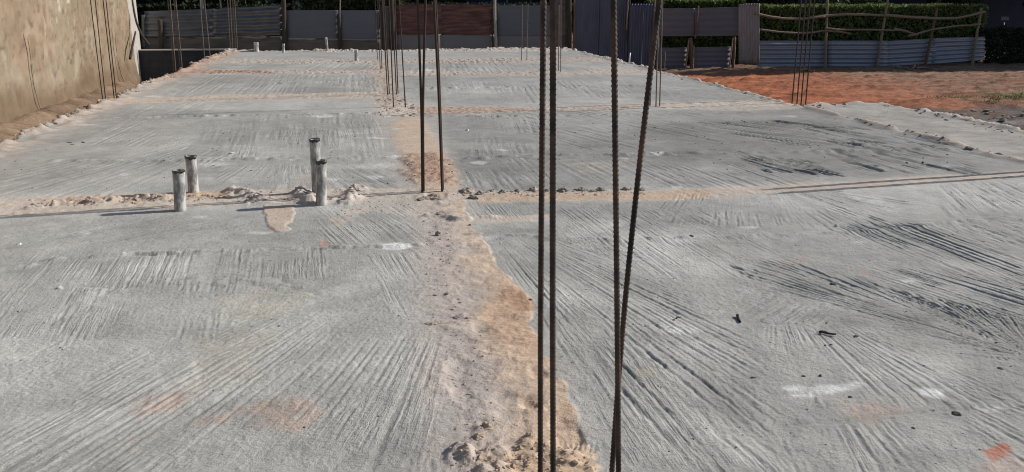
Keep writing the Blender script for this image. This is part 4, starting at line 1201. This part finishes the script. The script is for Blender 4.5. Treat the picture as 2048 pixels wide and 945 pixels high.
# a  dark horizontally corrugated section
f1 = fence('metal_fence', 425, YF, 'dark fence section of horizontal corrugated sheets beside the earth wall')
sheet(288, 23, 76, 430, 18, 74, YF, M['zinc_dark'], f1, 'h', .20, .026, ragged_b=.05, seed=1)
sheet(424, 18, 74, 567, 10, 72, YF - .02, M['zinc_dark'], f1, 'h', .20, .026, ragged_b=.05, ragged_t=.04, seed=2)
sheet(284, 73, 110, 568, 73, 110, YF + .06, M['zinc_brown'], f1, 'n', zbot=-.98, seed=3)
post(323, 100, 320, 40, YF - .10, .085, M['wood_dark'], f1, zb=-1.0, seed=1)
post(569, 100, 567, -6, YF - .08, .085, M['wood_dark'], f1, zb=-1.0, seed=2)
sheet(283, 30, 100, 289, 30, 100, YF - .04, M['zinc_dark'], f1, 'n', seed=4, name='edge_strip')
# b  smooth blue grey section
f2 = fence('metal_fence', 660, YF, 'smooth blue grey fence section left of the middle bars')
sheet(571, 21, 76, 680, 21, 78, YF, M['blue_grey'], f2, 'h', .19, .004, seed=5)
sheet(676, 21, 78, 760, 21, 79, YF - .02, M['blue_grey'], f2, 'h', .19, .004, seed=6)
sheet(570, 75, 100, 762, 78, 100, YF + .05, M['zinc_brown'], f2, 'n', zbot=-.98, seed=7)
post(681, 100, 678, 28, YF - .09, .075, M['wood_dark'], f2, zb=-1.0, seed=3)
post(679, 30, 681, -10, YF - .07, .022, M['wood_pale'], f2, 'pole', seed=4)
# c  posts and dark sheet behind the middle bars
f3 = fence('metal_fence', 775, YF, 'narrow dark brown fence section hidden behind the middle bars')
sheet(758, 14, 100, 792, 12, 100, YF - .01, M['zinc_brown'], f3, 'v', .076, .004, zbot=-.98, seed=8)
post(786, 100, 784, -8, YF - .10, .10, M['wood_dark'], f3, zb=-1.0, seed=5)
post(764, 100, 762, 10, YF - .08, .05, M['wood_dark'], f3, zb=-1.0, seed=6)
# d  red rusted section
f4 = fence('metal_fence', 890, YF, 'dark red rusted fence section with grey lower sheets')
sheet(790, 10, 70, 890, 9, 69, YF, M['red_rust'], f4, 'h', .15, .008, seed=9)
sheet(884, 9, 69, 988, 10, 70, YF - .015, M['red_rust'], f4, 'h', .15, .008, ragged_t=.03, seed=10)
sheet(788, 69, 100, 882, 69, 100, YF + .05, M['blue_grey_low'], f4, 'h', .4, .005, zbot=-.98, seed=11)
sheet(880, 70, 100, 990, 70, 100, YF + .04, M['blue_grey_low'], f4, 'h', .4, .005, zbot=-.98, seed=12)
post(992, 100, 989, -12, YF - .08, .055, M['bark_pale'], f4, zb=-1.0, seed=7)
post(986, 100, 984, -12, YF - .06, .030, M['wood_dark'], f4, zb=-1.0, seed=8)
# e  blue grey section right of the red one
f5 = fence('metal_fence', 1045, YF, 'blue grey fence section between the red sheets and the nearest bars')
sheet(994, 11, 72, 1112, 11, 72, YF, M['blue_grey'], f5, 'h', .19, .007, seed=13)
sheet(993, 70, 100, 1114, 70, 100, YF + .04, M['blue_grey_low'], f5, 'h', .3, .006, zbot=-.98, seed=14)
sheet(1110, -14, 104, 1134, -14, 104, YF + .02, M['zinc_brown'], f5, 'v', .076, .004, zbot=-.98, seed=15)
post(1139, 104, 1138, -14, YF - .08, .105, M['wood_dark'], f5, zb=-1.0, seed=9)
# f  tall navy vertically corrugated gate
f6 = fence('metal_fence', 1200, YF, 'tall navy fence section of upright sheets behind the straight near bar')
sheet(1148, -14, 130, 1204, -14, 130, YF - .02, M['navy'], f6, 'v', .076, .006, zbot=-.98, seed=16)
sheet(1201, -14, 130, 1258, -14, 130, YF - .035, M['navy'], f6, 'v', .076, .006, zbot=-.98, seed=17)
post(1148, 104, 1149, -14, YF - .07, .035, M['wood_brown'], f6, zb=-1.0, seed=10)
post(1256, 128, 1258, -14, YF - .10, .06, M['wood_dark'], f6, zb=-1.0, seed=11)
# g  dark blue upright sheets with bright ribs
f7 = fence('metal_fence', 1290, YF - .3, 'dark blue fence section with bright upright ribs at its top edge')
sheet(1260, 8, 140, 1290, 8, 140, YF - .3, M['navy'], f7, 'v', .10, .017, zbot=-.98, seed=18)
sheet(1288, 8, 140, 1324, 8, 140, YF - .32, M['navy'], f7, 'v', .10, .017, zbot=-.98, seed=19)
post(1253, 60, 1257, -14, YF - .42, .022, M['wood_pale'], f7, 'pole', seed=12)
# h  slate section with the open gap
YG = 29.4
f8 = fence('metal_fence', 1400, YG, 'slate grey fence section with an open gap above low sheets')
sheet(1318, 17, 73, 1394, 17, 73, YG, M['slate'], f8, 'h', .20, .006, seed=20)
sheet(1390, 17, 73, 1497, 14, 72, YG - .02, M['slate'], f8, 'h', .20, .006, seed=21)
sheet(1314, 96, 146, 1375, 96, 146, YG + .02, M['slate'], f8, 'h', .16, .008, zbot=-.98, seed=22)
sheet(1388, 95, 146, 1463, 94, 146, YG, M['slate'], f8, 'h', .16, .008, zbot=-.98, seed=23)
post(1384, 145, 1381, 76, YG - .10, .075, M['wood_brown'], f8, zb=-1.0, seed=13)
post(1390, 78, 1397, 12, YG - .09, .035, M['wood_brown'], f8, seed=14)
post(1371, 140, 1378, 80, YG - .14, .035, M['wood_pale'], f8, 'pole', zb=-1.0, seed=15)
post(1386, 128, 1388, 92, YG - .16, .028, M['wood_pale'], f8, 'pole', seed=16)
post(1466, 140, 1469, 74, YG - .06, .06, M['wood_brown'], f8, zb=-1.0, seed=17)
post(1459, 130, 1466, 76, YG - .12, .022, M['wood_pale'], f8, 'pole', zb=-1.0, seed=18)
post(1329, 140, 1330, 104, YG - .08, .018, M['wood_pale'], f8, 'pole', zb=-1.0, seed=19)
# i  leaning upright sheet
f9 = fence('leaning_sheet', 1495, YG - .25, 'pale muddy upright corrugated sheet leaning against the end of the slate fence', 'metal sheet', None)
sheet(1477, 9, 128, 1519, 7, 128, YG - .12, M['zinc_mud'], f9, 'v', .085, .015, seed=24, Y1=YG - .30, name='sheet', ragged_t=.03, ragged_b=.02)
# j  low pale corrugated fence with pole rails
YR = 29.3
f10 = fence('low_metal_fence', 1740, YR, 'low pale corrugated fence with crooked pole rails before the hedge', 'low fence', None)
sheet(1514, 82, 134, 1662, 82, 133, YR, M['zinc_light'], f10, 'h', .155, .030, seed=25)
sheet(1656, 82, 133, 1776, 82, 133, YR - .02, M['zinc_light'], f10, 'h', .155, .030, seed=26)
sheet(1770, 83, 133, 1872, 77, 127, YR, M['zinc_light'], f10, 'h', .155, .030, seed=27)
sheet(1866, 77, 128, 1970, 74, 120, YR - .02, M['zinc_light'], f10, 'h', .155, .030, seed=28)
post(1650, 132, 1655, -8, YR - .10, .052, M['wood_pale'], f10, 'pole', zb=-.95, r1=.038, seed=20)
post(1754, 132, 1777, -8, YR - .10, .050, M['wood_pale'], f10, 'pole', zb=-.95, r1=.040, seed=21)
post(1852, 125, 1874, 16, YR - .10, .055, M['wood_brown'], f10, 'pole', zb=-.95, r1=.045, seed=22)
post(1945, 122, 1963, 16, YR - .10, .055, M['wood_pale'], f10, 'pole', zb=-.95, r1=.045, seed=23)
def rail(pts, Y, r, parent, seed):
    Q = np.array([atY(a, b, Y) for a, b in pts])
    t = np.linspace(0, 1, len(Q)); s = np.linspace(0, 1, 40)
    P = np.stack([np.interp(s, t, Q[:, k]) for k in range(3)], 1)
    for _ in range(3): P[1:-1] = (P[:-2] + 2 * P[1:-1] + P[2:]) / 4
    rng = np.random.RandomState(seed); P[:, 2] += .02 * (vn(s * 14, s * 0, seed) - .5)
    o0 = P[0].copy()
    rr = r * (1 + .25 * (vn(s * 16, s * 0 + 4, seed) - .5)); rr = rr * np.linspace(1.0, .8, 40)
    o = link('rail', tube_mesh('rail', P - o0, rr, M['wood_pale'], sides=8, wob=.12, seed=seed), parent)
    o.location = o0 - np.array(parent.location)
rail([(1508, 27), (1520, 30), (1560, 37), (1600, 39), (1650, 33)], YR - .18, .046, f10, 1)
rail([(1620, 35), (1655, 32), (1690, 29), (1740, 30), (1775, 32)], YR - .16, .050, f10, 2)
rail([(1768, 31), (1820, 35), (1870, 37), (1910, 37), (1935, 33), (1970, 24)], YR - .18, .050, f10, 3)
rail([(1520, 59), (1560, 65), (1610, 67), (1650, 62), (1662, 61)], YR - .16, .036, f10, 4)
rail([(1650, 57), (1680, 60), (1780, 61), (1800, 61)], YR - .18, .036, f10, 5)
rail([(1655, 62), (1680, 64), (1702, 68)], YR - .15, .032, f10, 6)
rail([(1788, 58), (1810, 62), (1832, 70), (1836, 70)], YR - .16, .040, f10, 7)
rail([(1816, 73), (1840, 66), (1866, 59), (1910, 53), (1962, 49)], YR - .17, .036, f10, 8)
# branches lying at the foot of the fence
def branch(pts, r, label, seed, zup=.04):
    Q = np.array([on(a, b, -.72) for a, b in pts])
    s = np.linspace(0, 1, 16); t = np.linspace(0, 1, len(Q))
    P = np.stack([np.interp(s, t, Q[:, k]) for k in range(3)], 1)
    for p in P: p[2] = gz(p[0], p[1]) + zup
    P[1:-1] = (P[:-2] + 2 * P[1:-1] + P[2:]) / 4
    o0 = P[0].copy()
    o = link('fallen_branch', tube_mesh('fallen_branch', P - o0, np.linspace(r, r * .5, 16), M['wood_pale'], sides=7, wob=.3, seed=seed)); o.location = o0
    return tag(o, label, 'branch', 'branches lying by the low fence')
branch([(1790, 136), (1808, 136), (1820, 142)], .05, 'curved fallen branch left of the twig heap at the low fence', 1)
branch([(1832, 137), (1850, 136), (1868, 138)], .04, 'straight fallen branch right of the twig heap at the low fence', 2)
branch([(1825, 142), (1832, 131), (1836, 134)], .035, 'stubby upturned branch in the middle of the twig heap', 3, .10)
branch([(1600, 142), (1616, 140), (1628, 147)], .05, 'fallen branch on the soil behind the four slab edge bars', 4)

# block wall below the left fence: shaded face and sunlit top put into colours
lw0, lw1 = atY(268, 100, 29.4), atY(470, 100, 29.4)
lw = empty('low_wall', (lw0[0], 29.4, -1.1), 'low wall coloured black for shade with pale sunlit cap under the dark fence', 'low wall')
box('wall_body', 0, lw1[0] - lw0[0], 0, .22, 0, lw0[2] + 1.06, M['shaded_wall'], lw)
box('cap', -.02, lw1[0] - lw0[0] + .02, -.03, .25, lw0[2] + 1.06, lw0[2] + 1.10, M['cap'], lw, .008)

# white corrugated sheet and pale wall past the end of the earth wall
ws = empty('white_sheet', (-5.95, 24.6, -.9), 'bright white corrugated sheet standing at the far end of the earth wall', 'metal sheet')
nv_, nu_ = 10, 90
U, Vv = np.meshgrid(np.linspace(0, 1.35, nu_), np.linspace(0, 3.6, nv_))
P = np.stack([-.10 * U + .022 * np.sin(U * 2 * math.pi / .15) + .0 * Vv, U - .8 + (U - .7) * (Vv - 1.0) * .14, Vv], -1)
solid_grid('sheet', P, (-.003, 0, 0), M['zinc_white'], ws)
pwall = empty('far_pale_wall', (-6.9, 27.4, -1.0), 'short pale plastered wall behind the white corrugated sheet', 'wall')
box('wall_body', -.3, 0, 0, 2.4, 0, 4.2, M['cap'], pwall, .02)
# branches leaning at the wall end
def lean(name, pts, r, label, m='wood_dark'):
    P0 = np.array(pts, float); s = np.linspace(0, 1, 20); t = np.linspace(0, 1, len(P0))
    P = np.stack([np.interp(s, t, P0[:, k]) for k in range(3)], 1)
    for _ in range(3): P[1:-1] = (P[:-2] + 2 * P[1:-1] + P[2:]) / 4
    o0 = P[0].copy()
    o = link(name, tube_mesh(name, P - o0, np.linspace(r, r * .6, 20), M[m], sides=8, wob=.2, seed=3)); o.location = o0
    return tag(o, label, 'stick', 'sticks leaning at the end of the earth wall')
lean('leaning_stick', [atY(298, 90, 23.2), atY(285, 74, 23.3), atY(272, 45, 23.5), atY(264, 0, 23.8), atY(258, -60, 24.0)], .032, 'curved dark branch leaning up past the white sheet')
lean('leaning_stick', [atY(260, 118, 22.6), atY(265, 92, 22.9), atY(271, 64, 23.3)], .035, 'short straight dark stick propped against the earth wall end')
# small white peg on the right edge of the slab
pg = on(1259, 124); pg[2] = -.1
o = link('white_peg', tube_mesh('white_peg', [(0, 0, 0), (0, 0, .2), (.01, 0, .33)], .02, M['zinc_white'], 8)); o.location = pg
tag(o, 'small white peg at the right rear edge of the slab', 'peg')

# ================================================================== VEGETATION
def leaf_cloud(centres, radii, n, size, col, seed, squash=.75, dark=None, droop=0.):
    """many small leaf blades spread through a set of clumps"""
    rng = np.random.RandomState(seed)
    cen = np.asarray(centres, float); rad = np.asarray(radii, float)
    w = rad ** 2; w = w / w.sum()
    pick = rng.choice(len(cen), n, p=w)
    d = rng.normal(size=(n, 3)); d /= np.linalg.norm(d, axis=1)[:, None]
    rr = rad[pick] * (.45 + .6 * rng.rand(n) ** .5)
    p = cen[pick] + d * rr[:, None] * np.array([1, 1, squash])
    a = rng.normal(size=(n, 3)); a += d * .4; a[:, 2] -= droop; a /= np.linalg.norm(a, axis=1)[:, None]
    b = np.cross(a, rng.normal(size=(n, 3))); b /= np.linalg.norm(b, axis=1)[:, None]
    s = size * (.6 + .8 * rng.rand(n))
    a *= s[:, None]; b *= (s * .42)[:, None]
    V = np.stack([p - a, p + b * .9 - a * .1, p + a, p - b * .9 - a * .1], 1).reshape(-1, 3)
    F = np.arange(4 * n).reshape(n, 4)
    c = np.array(col)[None] * (.65 + .7 * rng.rand(n))[:, None]
    yel = rng.rand(n) < .15
    c[yel] = c[yel] * np.array([1.7, 1.35, .9])
    if dark is not None:
        m = rng.rand(n) < .35
        c[m] = np.array(dark)[None] * (.7 + .6 * rng.rand(m.sum()))[:, None]
    return V, F, np.repeat(c, 4, 0)

def tree(name, x, y, h, cr, label, col, seed, n=2600, size=.13, trunk_m='bark', trunk_r=.14, low=.30, group='trees behind the sheet fence', droop=.0, zsq=.75):
    rng = random.Random(seed)
    z0 = gz(x, y)
    root = empty(name, (x, y, z0), label, 'tree', group)
    top = h * .8
    P = [(0, 0, -.2)] + [(rng.uniform(-.15, .15) * k, rng.uniform(-.15, .15) * k, top * k / 4) for k in range(1, 5)]
    me_v = tube_mesh('trunk', P, np.linspace(trunk_r, trunk_r * .3, 5), M[trunk_m], 9, wob=.15, seed=seed)
    link('trunk', me_v, root)
    cs, rs = [], []
    for k in range(7):
        t = low + (1 - low) * (k + .5) / 7
        a = k * 2.4 + rng.uniform(-.4, .4)
        L_ = cr * rng.uniform(.55, .95) * (1 - .45 * max(0, t - .6))
        s = np.array(P[min(4, 1 + int(t * 3))]) * .9
        e = s + np.array([math.cos(a) * L_, math.sin(a) * L_, h * .14])
        link('limb', tube_mesh('limb', [s, (s + e) / 2 + (0, 0, .12), e], [trunk_r * .45, trunk_r * .3, trunk_r * .12], M[trunk_m], 6, wob=.1, seed=seed + k), root)
        for j in range(4):
            q = s + (e - s) * (.45 + .2 * j)
            cs.append(q + np.array([rng.uniform(-.5, .5), rng.uniform(-.5, .5), rng.uniform(-.1, .7)]) * cr * .3); rs.append(cr * rng.uniform(.22, .42))
    cs.append((0, 0, h * .92)); rs.append(cr * .4)
    Vv, Ff, cc = leaf_cloud(cs, rs, n, size, col, seed, zsq, droop=droop)
    link('crown', mesh_np('crown', Vv, Ff, M['leaf'], False, cc), root)
    return root

def hedge(name, x0, x1, y0, y1, z0, z1, label, cat, seed, n, size, col, core=True, group=None, topfrac=.4, sparse_low=0.):
    rng = np.random.RandomState(seed)
    root = empty(name, ((x0 + x1) / 2, (y0 + y1) / 2, z0), label, cat, group)
    cx, cy = (x0 + x1) / 2, (y0 + y1) / 2
    x = rng.uniform(x0, x1, n); y = rng.uniform(y0, y1, n); z = z0 + (z1 - z0) * rng.rand(n)
    side = rng.rand(n)
    t = side < topfrac
    z[t] = z1 - np.abs(rng.normal(0, .10, t.sum())) + .10 * (vn(x[t] * 2, y[t] * 2, seed) - .3)
    fr = (~t) & (side < topfrac + (1 - topfrac) * .8)
    y[fr] = y0 + np.abs(rng.normal(0, .12, fr.sum()))
    z[fr] = z0 + (z1 - z0) * rng.rand(fr.sum()) ** (1 / (1 + sparse_low))
    x += .0; p = np.stack([x - cx, y - cy, z - z0], -1)
    a = rng.normal(size=(n, 3)); a[:, 2] += .5; a /= np.linalg.norm(a, axis=1)[:, None]
    b = np.cross(a, rng.normal(size=(n, 3))); b /= np.linalg.norm(b, axis=1)[:, None]
    s = size * (.5 + rng.rand(n)); a *= s[:, None]; b *= (s * .4)[:, None]
    V_ = np.stack([p - a, p + b, p + a, p - b], 1).reshape(-1, 3)
    c = np.array(col)[None] * (.6 + .8 * rng.rand(n))[:, None]
    link('foliage', mesh_np('foliage', V_, np.arange(4 * n).reshape(n, 4), M['leaf'], False, np.repeat(c, 4, 0)), root)
    if core:                                            # solid near-black block, the shade inside the hedge put into colour
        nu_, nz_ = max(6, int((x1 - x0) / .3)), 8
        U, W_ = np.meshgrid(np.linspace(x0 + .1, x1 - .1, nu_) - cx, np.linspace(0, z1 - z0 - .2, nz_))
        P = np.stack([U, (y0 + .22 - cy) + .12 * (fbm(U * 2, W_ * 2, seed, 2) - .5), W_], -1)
        solid_grid('shade_core', P, (0, max(.2, y1 - y0 - .4), 0), M['core'], root)
    return root

GRN, DGRN, YGRN = (.045, .075, .028), (.026, .042, .02), (.10, .135, .04)
hz = atY(1520, 13, 31.2)
he = atY(1968, 13, 31.2)
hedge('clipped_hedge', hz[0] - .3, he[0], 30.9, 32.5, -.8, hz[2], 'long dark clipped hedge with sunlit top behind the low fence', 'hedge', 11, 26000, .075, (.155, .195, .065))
hb, hb1 = atY(1316, 6, 31.6), atY(1482, 6, 31.6)
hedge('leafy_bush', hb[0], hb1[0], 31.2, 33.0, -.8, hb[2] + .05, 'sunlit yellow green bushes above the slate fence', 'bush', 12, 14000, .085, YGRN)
th0, th1 = atY(1972, 50, 30.2), atY(2100, 50, 30.2)
hedge('thorn_thicket', th0[0], th1[0] + 3, 29.9, 31.3, -.75, atY(2000, 58, 30.2)[2], 'dark thorny thicket with light showing through, right of the low fence', 'thicket', 13, 15000, .07, (.04, .045, .03), core=False, topfrac=.2)
# dark trees crowding behind the fence
for k, (x, y, h, cr, l, col, tm, n) in enumerate([
        (-7.6, 33.5, 5.0, 2.0, 'dark dense tree behind the fence beside the earth wall', DGRN, 'bark', 4200),
        (-5.2, 35.0, 6.0, 2.3, 'dark tree with slanting pale trunk above the dark fence', DGRN, 'bark_pale', 4200),
        (-3.4, 33.6, 4.6, 1.7, 'second dark tree above the dark fence, before the blue wall', DGRN, 'bark_pale', 3600),
        (-1.2, 34.0, 5.2, 1.9, 'olive leaved tree above the blue grey fence', (.06, .075, .035), 'bark', 4200),
        (.6, 33.2, 4.4, 1.5, 'small drooping tree left of the middle bars', (.055, .07, .035), 'bark_pale', 3200),
        (2.0, 36.5, 6.5, 2.2, 'tall tree behind the red rusted sheets', DGRN, 'bark', 3200),
        (8.2, 35.5, 6.5, 2.4, 'tall dark tree behind the navy sheets', DGRN, 'bark', 3600),
        (11.2, 36.0, 6.0, 2.2, 'dark tree behind the sunlit bushes', GRN, 'bark', 3600),
        (15.0, 36.5, 7.0, 2.6, 'broad dark tree behind the left part of the clipped hedge', DGRN, 'bark', 4200),
        (19.5, 36.0, 6.5, 2.5, 'broad dark tree behind the right part of the clipped hedge', GRN, 'bark', 4200),
        (25.5, 37.0, 6.5, 2.4, 'dark tree behind the thorny thicket', DGRN, 'bark', 4200),
        (30.5, 37.2, 7.0, 2.8, 'dark tree right of the thorny thicket', DGRN, 'bark', 4200)]):
    tree('shade_tree', x, y, h, cr, l, col, 40 + k, n=n, size=.16, trunk_m=tm, low=.16, droop=.4 if k == 4 else .1)
# undergrowth under the trees: the dark band right above the fence tops
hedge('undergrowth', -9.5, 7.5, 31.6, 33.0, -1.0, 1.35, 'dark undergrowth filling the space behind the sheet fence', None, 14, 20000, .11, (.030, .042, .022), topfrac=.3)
bpy.data.objects['undergrowth']['kind'] = 'stuff'
bm_ = hedge('wild_bush', atY(585, 0, 31.2)[0], atY(790, 0, 31.2)[0], 30.9, 31.5, .4, atY(700, -6, 31.2)[2], 'olive bush spilling leaves over the blue grey fence', 'bush', 15, 5000, .085, (.075, .09, .045), core=False, topfrac=.3)
o = hedge('woodland', -70, 90, 62, 66, -2, 9, 'dark mass of trees far behind the houses', None, 16, 26000, .7, (.035, .05, .025))
o['kind'] = 'stuff'
for k, (x, y, h, cr, l, n) in enumerate([
        (28.0, 29.2, 9.5, 2.0, 'tall dense tree at the right end of the low fence', 5200),
        (33.5, 30.0, 14.0, 2.3, 'very tall dense tree farther right along the fence line', 5200),
        (42.0, 31.2, 18.0, 2.6, 'tallest dense tree far right along the fence line', 5200)]):
    tree('shade_tree', x, y, h, cr, l, DGRN, 60 + k, n=n, size=.30, trunk_r=.25, low=.12)
# thin pale trunks
for k, (px, y, r, l) in enumerate([(407, 31.1, .06, 'pale slender trunk above the joint of the dark sheets'),
                                   (597, 31.1, .17, 'thick white forked trunk above the left end of the blue grey fence'),
                                   (444, 31.2, .03, 'thin pale stem above the right half of the dark sheets')]):
    a = atY(px, 20, y); z0 = gz(a[0], y)
    root = empty('slender_tree', (a[0], y, z0), l, 'tree', 'slender pale trunks behind the fence')
    hgt = 4.5
    link('trunk', tube_mesh('trunk', [(.25, 0, -.2), (.1, 0, 1.2), (-.02, 0, 2.1), (-.05, 0, 3.2), (.1, .1, hgt)], [r * 1.2, r, r, r * .8, r * .4], M['bark_pale'], 9, wob=.25, seed=k), root)
    Vv, Ff, cc = leaf_cloud([(.1, 0, hgt), (.5, .2, hgt - .3), (-.5, .1, hgt - .2), (0, .4, hgt + .4)], [.6, .5, .5, .5], 900, .13, DGRN, 80 + k)
    link('crown', mesh_np('crown', Vv, Ff, M['leaf'], False, cc), root)
# grass tuft patch on the soil
gr = []
rng = np.random.RandomState(4)
n = 5000
x = rng.uniform(12.2, 17.5, n); y = 17.0 + rng.normal(0, .55, n) + .15 * (x - 14)
keep = fbm(x * 1.3, y * 1.6, 31, 3) > .47
x, y = x[keep], y[keep]; n = len(x)
z = np.array([gz(a, b) for a, b in zip(x, y)])
hgt = rng.uniform(.02, .06, n); an = rng.uniform(0, 6.28, n); lx = rng.normal(0, .03, n); ly = rng.normal(0, .03, n)
p = np.stack([x, y, z - .01], -1); w_ = np.stack([np.cos(an) * .008, np.sin(an) * .008, 0 * an], -1); t_ = np.stack([lx, ly, hgt], -1)
V_ = np.stack([p - w_, p + w_, p + t_ + w_ * .3, p + t_ - w_ * .3], 1).reshape(-1, 3)
c = np.array((.11, .12, .045))[None] * (.6 + .8 * rng.rand(n))[:, None]
tag(link('grass', mesh_np('grass', V_, np.arange(4 * n).reshape(n, 4), M['leaf'], False, np.repeat(c, 4, 0))), 'thin patch of green grass on the soil at the right', kind='stuff')

# ================================================================== BUILDINGS BEHIND
def house(x0, x1, y0, y1, h, label, wm_, windows):
    root = empty('house', ((x0 + x1) / 2, y0, -.9), label, 'house', 'dark blue buildings behind the trees')
    cx = (x0 + x1) / 2
    box('wall', x0 - cx, x1 - cx, 0, y1 - y0, 0, h, wm_, root)
    bm = bmesh.new()
    e = .5; d = y1 - y0
    v = [bm.verts.new(q) for q in ((x0 - cx - e, -e, h), (x1 - cx + e, -e, h), (x1 - cx + e, d + e, h), (x0 - cx - e, d + e, h), (x0 - cx - e, d / 2, h + 1.4), (x1 - cx + e, d / 2, h + 1.4))]
    for q in ((0, 1, 5, 4), (2, 3, 4, 5), (0, 4, 3), (1, 2, 5), (0, 3, 2, 1)): bm.faces.new([v[i] for i in q])
    me = bpy.data.meshes.new('roof'); bm.to_mesh(me); bm.free(); me.materials.append(M['roof'])
    link('roof', me, root)
    for wx, wz in windows:
        f_ = box('window', wx - .55, wx + .55, -.05, .05, wz, wz + 1.1, M['sign'], root, .01)
        box('pane', wx - .46, wx + .46, -.07, -.04, wz + .08, wz + 1.02, M['glass'], f_)
house(-2.8, -.6, 36.5, 41, 3.4, 'dark blue house behind the blue grey fence', M['blue_wall'], [(-.3, 1.3)])
house(2.3, 8.6, 38, 44, 3.6, 'dark blue house behind the red rusted sheets', M['blue_wall'], [(-2.3, 1.4), (1.2, 1.4)])
house(24.5, 37, 40.5, 48, 4.2, 'dark blue house behind the thorny thicket', M['blue_wall'], [(3.5, 1.3), (5.3, 1.3)])
sp = atY(2006, 60, 32.6)
sg = empty('sign_board', (sp[0], 32.6, -.75), 'small grey board on a post before the dark blue house', 'sign')
link('post', tube_mesh('post', [(0, 0, 0), (0, 0, sp[2] + .75 + .3)], .03, M['sign'], 8), sg)
sb0, sb1 = atY(2001, 41, 32.6), atY(2017, 34, 32.6)
box('board', sb0[0] - sp[0], sb1[0] - sp[0], -.05, -.01, sb0[2] + .75, sb1[2] + .75, M['sign'], sg, .005)
scene.view_layers[0].update()
print('triangles', sum(len(o.data.loop_triangles) or 2 * len(o.data.polygons) for o in scene.objects if o.type == 'MESH'))
